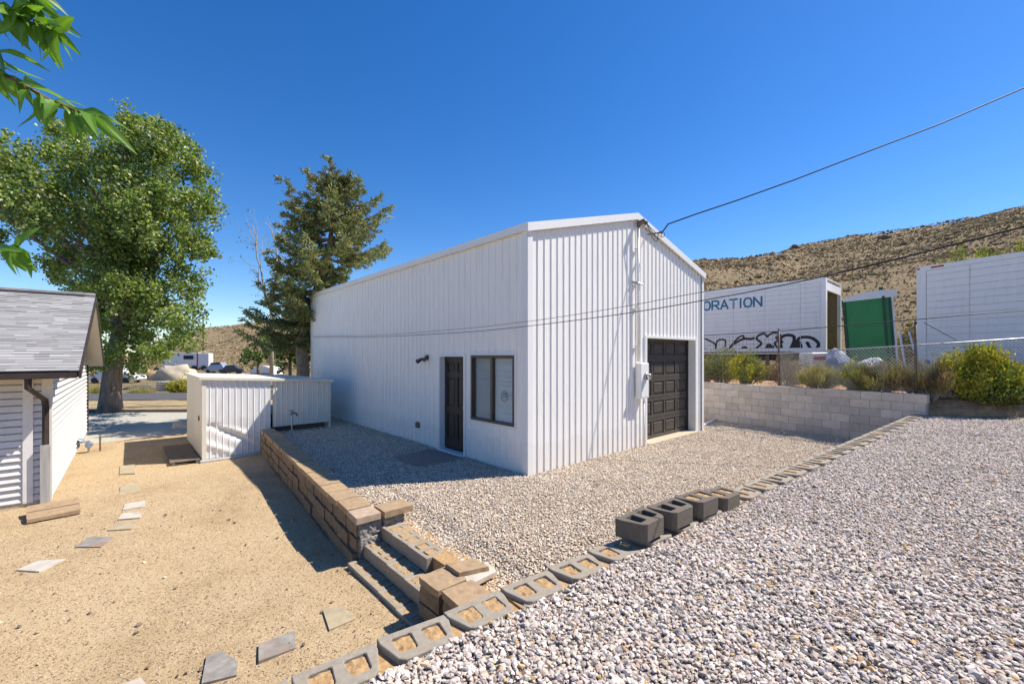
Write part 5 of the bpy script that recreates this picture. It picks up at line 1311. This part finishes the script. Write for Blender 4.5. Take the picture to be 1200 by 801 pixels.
YG = [(.42, .40, .05), (.30, .32, .05), (.50, .44, .06), (.18, .23, .05)]; GG = [(.20, .23, .11), (.26, .27, .12), (.14, .17, .08), (.30, .30, .10)]
STRAW = [(.42, .36, .16), (.50, .44, .22), (.34, .30, .12), (.30, .30, .10)]; DRY = [(.17, .11, .06), (.24, .17, .10), (.12, .08, .05), (.28, .22, .12)]; DG = [(.07, .10, .03), (.10, .13, .04), (.14, .15, .05)]
def WB(px, d_off, zb=1.16):   # a spot behind the block wall, seen at column px
    q = (px-HX)/F; X0, Y0 = W1.x+FN.x*d_off, W1.y+FN.y*d_off; k_ = (X0-q*Y0)/(q*WD.y-WD.x); return Vector((X0+WD.x*k_, Y0+WD.y*k_, zb))
bush('rabbitbrush', 'grey green bush at the left end of the block wall beside the building', WB(846, .8), 1.3, 1.15, GG, 9000)
bush('rabbitbrush', 'yellow green bush left of the fence post above the block wall', WB(874, .55), 1.2, .98, YG+GG[:2], 9000)
bush('dry_scrub', 'dark reddish dry scrub behind the fence right of the fence post', WB(922, 1.2), 1.4, .9, DRY, 6000, (.05, .12), .12)
bush('dry_scrub', 'dead twiggy brush beside the right edge of the white building', WB(827, 1.6), 1.0, 1.0, DRY, 4000, (.05, .12), .12)
bush('straw_grass', 'pale straw coloured tufts on the wall in front of the white striped box', WB(962, .5), 1.0, .6, STRAW, 7000, (.08, .2), .08, 2.2, 'grass clump')
bush('rabbitbrush', 'small yellow green bush below the blue grey tarp', WB(1000, .6), .72, .75, YG, 6000)
bush('dry_scrub', 'dry brown brush along the wall left of the corner fence post', WB(1035, .45), 1.2, .70, DRY+STRAW[2:], 9000, (.08, .2), .06, 2)
bush('dry_scrub', 'small dark brush between the yellow bush and the dry brown brush', WB(1016, .35), .55, .50, DG+DRY, 3500, (.05, .14), .1, 2)
bush('dry_scrub', 'tan dry brush hanging over the bank left of the large yellow bush', Vector((9.75, 10.0, 1.1)), 1.1, .80, DRY+STRAW[2:], 9000, (.08, .2), .06, 2)
bush('rabbitbrush', 'large round yellow green bush on the dirt bank at right', Vector((10.66, 9.85, 1.0)), 1.4, 1.3, YG+[(.46, .42, .05), (.52, .46, .06)], 26000, (.05, .10), .4)
bush('rabbitbrush', 'olive bush cut off by the right edge beside the large yellow bush', Vector((12.0, 9.95, 1.0)), .9, 1.0, [(.16, .16, .05), (.10, .12, .03), (.22, .20, .06)], 12000)
bush('rabbitbrush', 'dense low green growth under the large yellow bush on the bank', Vector((10.8, 9.65, .98)), 1.3, .45, DG+YG[1:], 8000)
bush('flowering_bush', 'orange yellow flowering bush between green toilet and plain trailer', P(1068, 412, 15.5)-UP*.6, .9, 1.6, [(.50, .33, .03), (.42, .30, .04), (.25, .22, .05)], 7000)
bush('green_bush', 'yellow green bush topping the plain trailer at the far right', Vector((17.2, 15.5, 2.2)), 3.6, 4.05, [(.20, .24, .03), (.14, .18, .03), (.27, .28, .04)], 16000, (.07, .15), .4)
# mid-distance greenery and things across the road
def tree_blob(name, label, px, py_base, d, clumps, cols, n=260, size=(.16, .32)):
    b = P(px, py_base, d); t_ = thing(name, label, 'tree', tuple(b)); cs = [P(x, y, d+RNG.normal(0, .6)) for x, y, r in clumps]; rs = [r/F*d for x, y, r in clumps]; mb = MB()
    mb.tube([b-UP*.3, b+UP*((cs[0]-b).z*.5)], [.16, .12], 7)
    sc_, sr_ = [], []
    for c, r in zip(cs, rs):
        limb(mb, b+UP*((cs[0]-b).z*.4), c, .08, .02)
        for _ in range(int(9+r*5)): dd = Vector(RNG.normal(0, 1, 3)).normalized(); sc_.append(c+dd*r*RNG.uniform(.3, 1)); sr_.append(r*RNG.uniform(.22, .42))
    part('trunk', mb, M['bark'], t_, True); V, Fc, T = leaf_cloud(sc_, sr_, n, size, cols, .7, .1); np_part('foliage', V, Fc, M['leaf'], T, t_)
tree_blob('elm_tree', 'light green small tree left of the spruce trunk across the yard', 303, 438, 36, [(303, 410, 14), (296, 422, 12), (312, 398, 10), (318, 418, 12), (288, 412, 8)], [(.09, .15, .03), (.12, .18, .04), (.07, .12, .025)], 200)
tree_blob('elm_tree', 'dark green tree directly behind the spruce trunk', 340, 438, 40, [(335, 405, 22), (355, 415, 20), (322, 398, 12), (345, 385, 18), (365, 400, 16), (330, 425, 12)], [(.05, .09, .02), (.06, .11, .025), (.09, .14, .03)], 200)
tree_blob('elm_tree', 'green tree mostly hidden between spruce and steel building', 372, 438, 34, [(366, 412, 18), (374, 392, 16)], [(.06, .11, .025), (.08, .13, .03)], 200)
def zg_(px, d): p = P(px, 416, d); return Vector((p.x, p.y, z_far(p.x, p.y)))
def put(px, py, d): return P(px, py, d)
# white truck body on the far lot
c = zg_(190, 80); zb = c.z
rv = thing('box_truck', 'white box truck with red stripe parked at the foot of the left hill', 'truck', tuple(c)); L_ = 46/F*80
q_ = P(190, 416, 80); mb = MB(); mb.obox(Vector((q_.x, 80, zb+.9)), Vector((L_*.80, .8, 0)), Vector((-.8, 2.4, 0)), UP*2.5, .03); part('body', mb, M['trailer_far'], rv)
mb = MB(); mb.obox(Vector((q_.x+L_*.80, 80.8, zb+.8)), Vector((L_*.025, .025, 0)), Vector((-.8, 2.4, 0)), UP*2.55); part('red_stripe', mb, M['red'], rv)
mb = MB(); mb.obox(Vector((q_.x+L_*.826, 80.83, zb+.7)), Vector((L_*.26, .2, 0)), Vector((-.8, 2.4, 0)), UP*2.65, .05); part('white_cab_section', mb, M['whiteplastic'], rv)
mb = MB(); mb.obox(Vector((q_.x+L_*.5, 80.44, zb+2.2)), Vector((1.7, .18, 0)), Vector((.01, -.03, 0)), UP*.7); part('window', mb, M['dark'], rv)
for f_ in (.15, .28, .75, .98):
    w = MB(); w.tube([Vector((q_.x+L_*f_, 80+f_*.8-.05, zb+.5)), Vector((q_.x+L_*f_-.1, 80+f_*.8+.3, zb+.5))], .5, 14); part('wheel', w, M['black'], rv)
def car(px, d, Lc, m, label, yaw=0, name='parked_car', h=1.45):
    c = zg_(px, d); t_ = thing(name, label, 'car', tuple(c)); X = Vector((math.cos(yaw), math.sin(yaw), 0)); Y = Vector((-X.y, X.x, 0)); W_ = 1.75
    prof = [(0, .35), (.02, .75), (.16, .85), (.28, h*.96), (.62, h), (.78, .92), (.97, .82), (1, .45), (.98, .3), (.02, .3)]
    mb = MB(); i0 = len(mb.v)
    for s_ in (0, 1):
        for x, z in prof: inset = .12 if z > 1 else 0; mb.v.append(tuple(c+X*(x*Lc)+Y*(s_*(W_-2*inset)+inset)+UP*z))
    n = len(prof); mb.f.append(tuple(range(n))); mb.f.append(tuple(n+k_ for k_ in reversed(range(n))))
    for k_ in range(n): mb.f.append((k_, n+k_, n+(k_+1) % n, (k_+1) % n))
    part('body', mb, m, t_)
    mb = MB(); mb.quad(*[c+X*(x*Lc)-Y*.005+Y*.08+UP*z for x, z in ((.2, .9), (.72, .93), (.6, h*.95), (.3, h*.92))]); part('window', mb, M['dark'], t_)
    for x in (.18, .8):
        w = MB(); w.tube([c+X*(x*Lc)-Y*.03+UP*.32, c+X*(x*Lc)+Y*.2+UP*.32], .32, 14); part('wheel', w, M['black'], t_)
        w = MB(); w.tube([c+X*(x*Lc)+Y*(W_+.03)+UP*.32, c+X*(x*Lc)+Y*(W_-.2)+UP*.32], .32, 14); part('wheel', w, M['black'], t_)
    return t_
silver = simple('silver_paint', (.35, .38, .44), .35, .08, 3, metal=.3); dk = simple('dark_paint', (.03, .035, .05), .3, .1, 3)
car(238, 74, 4.4, silver, 'silver blue car parked right of the white box truck', .05, h=1.9)
car(256, 70, 3.4, dk, 'dark car parked behind the low shed roof', .4, h=1.5)
car(100, 45, 4.8, M['whiteplastic'], 'white pickup parked across the road left of the thick trunk', .1, h=1.9)
c = zg_(292, 55); ca = thing('camper_shell', 'grey rounded camper roof beyond the shed among small trees', 'camper', tuple(c))
mb = MB(); pr = [(x/8, math.sin(math.pi*x/8)**.4) for x in range(9)]
for s_ in (0,):
    for (x0, h0), (x1, h1) in zip(pr, pr[1:]):
        a = c+Vector((x0*3.2, 0, .5+1.1*h0)); b = c+Vector((x1*3.2, 0, .5+1.1*h1)); dv_ = Vector((.2, 2, 0)); mb.quad(a, b, b+dv_, a+dv_); mb.quad(Vector((a.x, a.y, c.z)), Vector((b.x, b.y, c.z)), b, a); mb.quad(Vector((b.x+.2, b.y+2, c.z)), Vector((a.x+.2, a.y+2, c.z)), a+dv_, b+dv_)
part('shell', mb, M['trailer'], ca, True)
mb = MB(); mb.obox(c+Vector((.2, -.03, .55)), Vector((2.6, 0, 0)), Vector((0, -.02, 0)), UP*.12); part('trim_band', mb, M['brown'], ca)
mb = MB(); c = zg_(238, 92); pe = thing('utility_pole', 'thin dark utility pole standing before the left hill', 'pole', tuple(c)); top_z = P(238, 366, 92).z
mb.tube([c, Vector((c.x, c.y, top_z))], [.17, .12], 8); part('shaft', mb, M['pole'], pe, True); mb = MB(); mb.obox(Vector((c.x-.7, c.y, top_z-.6)), Vector((1.6, .3, 0)), Vector((0, .12, 0)), UP*.12); part('crossarm', mb, M['pole'], pe)
mb = MB(); mb.tube([Vector((c.x+.5, c.y-.2, top_z-.4)), Vector((c.x+.5, c.y-.2, top_z+.9))], [.22, .12], 8); part('transformer', mb, M['grey_metal'], pe)
# stacked pallets, dirt heap, low dark pile across the road
c = zg_(183, 34); pa = thing('pallet_stack', 'grey stack of slatted pallets beyond the road right of the thick trunk', 'pallets', tuple(c)); mb = MB()
for k_ in range(4):
    for s_ in range(5): mb.obox(c+Vector((s_*.28, 0, .1+k_*.2)), Vector((.2, 0, 0)), Vector((0, 1.1, 0)), UP*.03)
    for s_ in range(3): mb.obox(c+Vector((0, s_*.5, k_*.2)), Vector((1.4, 0, 0)), Vector((0, .09, 0)), UP*.1)
part('slats', mb, M['greywood'], pa)
boulder('dirt_heap', zg_(205, 52)+UP*.3, (2.3, 1.5, 1.5), M['concrete'], 'pale tan heap of dirt and rubble below the white truck', 'dirt heap', 5)
boulder('dirt_heap', zg_(188, 54)+UP*.2, (1.8, 1.4, .9), M['soil'], 'lower brown rubble heap left of the pale tan one', 'dirt heap', 9)
boulder('debris_pile', zg_(166, 36)+UP*.05, (1.2, .7, .28), M['asphalt'], 'flat dark debris pile on dry ground behind the thick trunk', 'debris', 11)
bush('rabbitbrush', 'yellow flowering bush across the road left of the low shed', zg_(212, 31)+UP*.0, 1.8, 1.1, YG+STRAW[:1], 9000, (.07, .14), .4)
bush('dry_scrub', 'straw yellow weeds right behind the thick cottonwood trunk', zg_(166, 31), 1.6, .4, STRAW, 5000, (.1, .2), .1)
bush('dry_scrub', 'straw yellow weeds left of the thick cottonwood trunk', zg_(112, 31), 1.8, .6, STRAW+YG[:1], 5000, (.1, .2), .1)
# far shrubs on the hills: uncountable scrub
def hill_scrub():
    bv, bf = OCT; n = 75000; phi = np.where(RNG.uniform(0, 1, n) < .42, RNG.uniform(-48, -18, n), RNG.uniform(20, 56, n)); r = np.where(phi < 0, RNG.uniform(92, 250, n), 27+RNG.uniform(0, 1, n)**.8*150)
    X, Y = r*np.sin(np.radians(phi)), r*np.cos(np.radians(phi)); keep_ = np.array([mn.fractal(Vector((x*.05, y*.05, 2)), 1, 2, 3)+.25 for x, y in zip(X, Y)]) > RNG.uniform(-.75, .45, n)
    X, Y, r = X[keep_], Y[keep_], r[keep_]; n = len(X); Z = np.array([z_far(x, y) for x, y in zip(X, Y)])
    s = (.07+.17*RNG.uniform(0, 1, (n, 1, 1))**2+.5*(RNG.uniform(0, 1, (n, 1, 1)) < .02)*RNG.uniform(.4, 1, (n, 1, 1)))*np.clip(r/90, .5, 1.25)[:, None, None]; ax = np.array([1, 1, .75])
    v = bv[None]*s*ax*(1+RNG.uniform(-.35, .35, (n, 6, 1))); v = v+np.stack([X, Y, Z+.1], 1)[:, None, :]
    cols = np.array([(.23, .20, .09), (.30, .23, .12), (.20, .17, .08), (.36, .26, .13), (.11, .075, .04), (.42, .32, .19), (.46, .34, .22), (.24, .14, .08)]); t = cols[RNG.integers(0, 8, n)]*RNG.uniform(.75, 1.2, (n, 1))
    F_ = (bf[None]+(np.arange(n)*6)[:, None, None]).reshape(-1, 3); me = np_mesh('hill_scrub', v.reshape(-1, 3), F_, M['scrub'], np.repeat(t, 6, 0)); o = bpy.data.objects.new('hill_scrub', me); COL.objects.link(o)
    tag(o, 'low sagebrush and rocks scattered over the dry hills', 'sagebrush', kind='stuff')
hill_scrub()
for i_, (px_, py_, d_, sz_) in enumerate([(925, 294, 128, 2.6), (932, 297, 126, 1.6), (852, 305, 126, 1.3), (873, 304, 128, 1.5), (1000, 281, 150, 2.0), (1012, 279, 150, 1.4), (1036, 283, 110, 1.8), (905, 301, 127, 1.2), (1135, 262, 120, 1.6)]):
    c_ = zg_(px_, d_); boulder('rock_outcrop', c_+UP*.2, (sz_*.8, sz_*.7, sz_*.5), M['rock'], ['tallest dark outcrop where the hill skyline steps up', 'smaller dark outcrop just right of the tallest one', 'low outcrop on the skyline nearest the white building', 'low outcrop second from the white building on the skyline', 'outcrop on the skyline above the open trailer end', 'small outcrop right of the one above the open trailer end', 'dark outcrop on the slope above the green toilet', 'low outcrop just left of the skyline step', 'outcrop on the skyline above the plain trailer'][i_], 'rock', 20+i_)
# near branches of a fruit tree hanging in at the top left
ft0 = Vector((-3.6, 1.0, .4)); ft = thing('fruit_tree', 'bright green leafy fruit tree twigs hanging into the top left corner', 'tree', tuple(ft0))
mb = MB(); tw_t = ft0+Vector((.15, .1, 1.7)); mb.tube([ft0-UP*1.0, ft0+UP*.6, tw_t], [.09, .08, .06], 9); LVs, LFs, LT = [], [], []
def leaf(p, d, up, L_, W_, curl):
    """one lance-shaped leaf: folded along the midrib and curling down to its tip"""
    d = d.normalized(); s_ = d.cross(up).normalized(); n_ = s_.cross(d).normalized(); i0 = len(LVs); ns = 9; tone = RNG.uniform(.85, 1.2)
    for i in range(ns+1):
        t = i/ns; w = W_*.5*(math.sin(math.pi*t**.8))**.85*(1-.15*t)+.0006; c = p+d*(L_*t)-n_*(curl*L_*t*t)+s_*(math.sin(t*5+curl*9)*.004)
        for k_, x in enumerate((-1, -.5, 0, .5, 1)):
            LVs.append(c+s_*(w*x)+n_*(abs(x)*w*.45+.0015*math.sin(i*2.2)*abs(x))); g = tone*(1.0 if k_ != 2 else 1.35); LT.append((.115*g, .235*g, .028*g))
    for i in range(ns):
        for k_ in range(4): a = i0+i*5+k_; LFs.append((a, a+1, a+6, a+5))
def twig(pts, r, leaves, Lr=(.065, .105)):
    pts = [Vector(p) for p in pts]; mb.tube(pts, [r*(1-.7*i/(len(pts)-1)) for i in range(len(pts))], 6)
    for k_ in range(leaves):
        t = .12+.88*k_/max(leaves-1, 1); f_ = t*(len(pts)-1); i = min(int(f_), len(pts)-2); p = pts[i].lerp(pts[i+1], f_-i); ax = (pts[i+1]-pts[i]).normalized()
        a = k_*2.4+RNG.uniform(-.3, .3); o1 = ax.orthogonal().normalized(); o2 = ax.cross(o1); rad_ = o1*math.cos(a)+o2*math.sin(a)
        d = (ax*RNG.uniform(.0, 1.0)+rad_*RNG.uniform(.5, 1.1)+Vector((0, 0, RNG.uniform(-.75, .1)))).normalized(); leaf(p, d, Vector((RNG.uniform(-.8, .8), RNG.uniform(-1.3, .5), RNG.uniform(.3, 1))), RNG.uniform(*Lr), RNG.uniform(.030, .042), RNG.uniform(.2, 1.3))
D_ = 1.5
twig([tw_t, P(-60, -60, D_), P(-10, 5, D_), P(18, 22, D_), P(45, 30, D_), P(62, 36, D_)], .012, 52)
twig([P(-20, -60, D_), P(30, -20, D_), P(42, 5, D_)], .006, 22)
twig([tw_t, P(-60, 60, D_), P(0, 84, D_), P(28, 100, D_), P(60, 118, D_), P(95, 132, D_), P(112, 138, D_)], .009, 46)
twig([P(-20, 50, D_), P(-2, 62, D_)], .004, 4)
twig([tw_t, P(-50, 280, D_), P(-5, 294, D_), P(14, 291, D_), P(24, 292, D_)], .007, 13, (.07, .10))
part('branch', mb, M['twig'], ft, True)
me = bpy.data.meshes.new('leaves'); V = np.array([tuple(v) for v in LVs]); lm = np_mesh('leaves', V, np.array(LFs), M['peachleaf'], np.array(LT), True)
lo = bpy.data.objects.new('leaves', lm); COL.objects.link(lo); lo.parent = ft; lo.matrix_parent_inverse = Matrix.Translation(-ft.location)

# ------------------------------------------------------------------ stones
def over_row(X, Y):
    t = (X-R0.x)*RD.x+(Y-R0.y)*RD.y; s_ = (X-R0.x)*RN.x+(Y-R0.y)*RN.y; ph = np.mod(t-(-2.20)+pit/2, pit)-pit/2; dep = -s_
    half = np.where(dep < .06, .22, .215-(dep-.06)*.27)
    a = (dep < .225) & (np.abs(ph) < half); a |= (dep < .15) & (np.abs(ph) > half) & (np.random.default_rng(3).uniform(0, 1, len(X)) < .8); return a | (dep < 0)
zu = lambda x, y: z_up(x, y)+und(x, y, .8, .02)
n0 = stones('gravel_fines', up_poly, zu, 3200, (.008, .018), UPAL, 'small chips filling the gaps of the upper gravel', rmax=5.5, avoid=over_row, ymin=1.0, lod_r=0, sink=.0)
n1 = stones('gravel_stones', up_poly, zu, 2300, (.02, .042), UPAL, 'loose pinkish grey gravel stones covering the upper lot', rmax=13.5, avoid=over_row, ymin=1.0)
def under_pad(X, Y):
    a = (X-BO.x)*GV.x+(Y-BO.y)*GV.y; b = (X-BO.x)*LV.x+(Y-BO.y)*LV.y
    m_ = (a > -.02) & (a < BW+.02) & (b > -.02); m_ |= (a > -3.2) & (a < -2.66) & (b > -1.72) & (b < -.3); m_ |= (a > -3.3) & (a < -2.86) & (b < -1.6); m_ |= (a > -1.2) & (a < -.1) & (b > 1.7) & (b < 2.9)
    fa = -3.165+(b+.16)*(.565/7.58); m_ |= (a < fa+.28) & (b > -.3); m_ |= (a > -2.45) & (a < -2.5+.0)
    return m_
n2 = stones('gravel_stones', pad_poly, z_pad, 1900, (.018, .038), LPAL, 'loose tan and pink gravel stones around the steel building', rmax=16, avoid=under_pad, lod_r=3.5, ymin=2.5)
def off_sand(X, Y):
    a = (X-BO.x)*GV.x+(Y-BO.y)*GV.y; b = (X-BO.x)*LV.x+(Y-BO.y)*LV.y; return ((a > -3.25) & (b > -.4)) | ((a < HA+.02) & (b > HB-.05)) | ((a > SA0-.6) & (b > SB0-.2)) | ((a > -3.2) & (b > -3)) | (b < -3.0)
SPAL = [(0, (.50, .36, .20)), (.3, (.34, .24, .14)), (.5, (.62, .50, .34)), (.75, (.20, .15, .11)), (.9, (.66, .60, .50))]
n3 = stones('sand_pebbles', sand_poly, z_sand, 900, (.005, .014), SPAL, 'fine tan pebbles strewn over the sand yard', rmax=12, avoid=off_sand, lod_r=0, ymin=2, sink=.2)
n4 = stones('scattered_pebbles', sand_poly, z_sand, 7, (.02, .05), SPAL[1:4], 'few larger brown pebbles on the sand yard', rmax=10, avoid=off_sand, lod_r=9, ymin=2)
print('stones', n1, n2, n3, n4)

# ------------------------------------------------------------------ light, sky, camera
SAZ = (GV*math.cos(R(28))-LV*math.sin(R(28))); SEL = R(53)
sd_ = Vector((SAZ.x*math.cos(SEL), SAZ.y*math.cos(SEL), math.sin(SEL)))
sun = bpy.data.lights.new('sun', 'SUN'); sun.energy = 4.8; sun.angle = R(.5); sun.color = (1, .93, .83)
so = bpy.data.objects.new('sun', sun); COL.objects.link(so); so.rotation_euler = (-sd_).to_track_quat('-Z', 'Y').to_euler()
w = bpy.data.worlds.new('World'); sc.world = w; w.use_nodes = True; nt = w.node_tree
sky = nt.nodes.new('ShaderNodeTexSky'); sky.sky_type = 'NISHITA'; sky.sun_disc = False; sky.sun_elevation = SEL; sky.sun_rotation = math.atan2(SAZ.x, SAZ.y); sky.altitude = 1500; sky.air_density = 1.1; sky.dust_density = .4; sky.ozone_density = 3.0
bg = nt.nodes['Background']; bg.inputs['Strength'].default_value = .114; hs = nt.nodes.new('ShaderNodeHueSaturation'); hs.inputs['Saturation'].default_value = 1.34; hs.inputs['Hue'].default_value = .508; nt.links.new(sky.outputs[0], hs.inputs['Color']); nt.links.new(hs.outputs[0], bg.inputs['Color'])
cam = bpy.data.cameras.new('camera'); co = bpy.data.objects.new('camera', cam); COL.objects.link(co)
co.location = (0, 0, CZ); co.rotation_euler = (R(90), 0, 0); cam.sensor_width = 36; cam.lens = 36*F/1200; cam.shift_y = (HY-400.5)/1200; cam.clip_start = .05; cam.clip_end = 5000
sc.camera = co
vs = sc.view_settings; vs.view_transform = 'Standard'; vs.look = 'None'; vs.gamma = 1; vs.use_curve_mapping = False; vs.exposure = .62
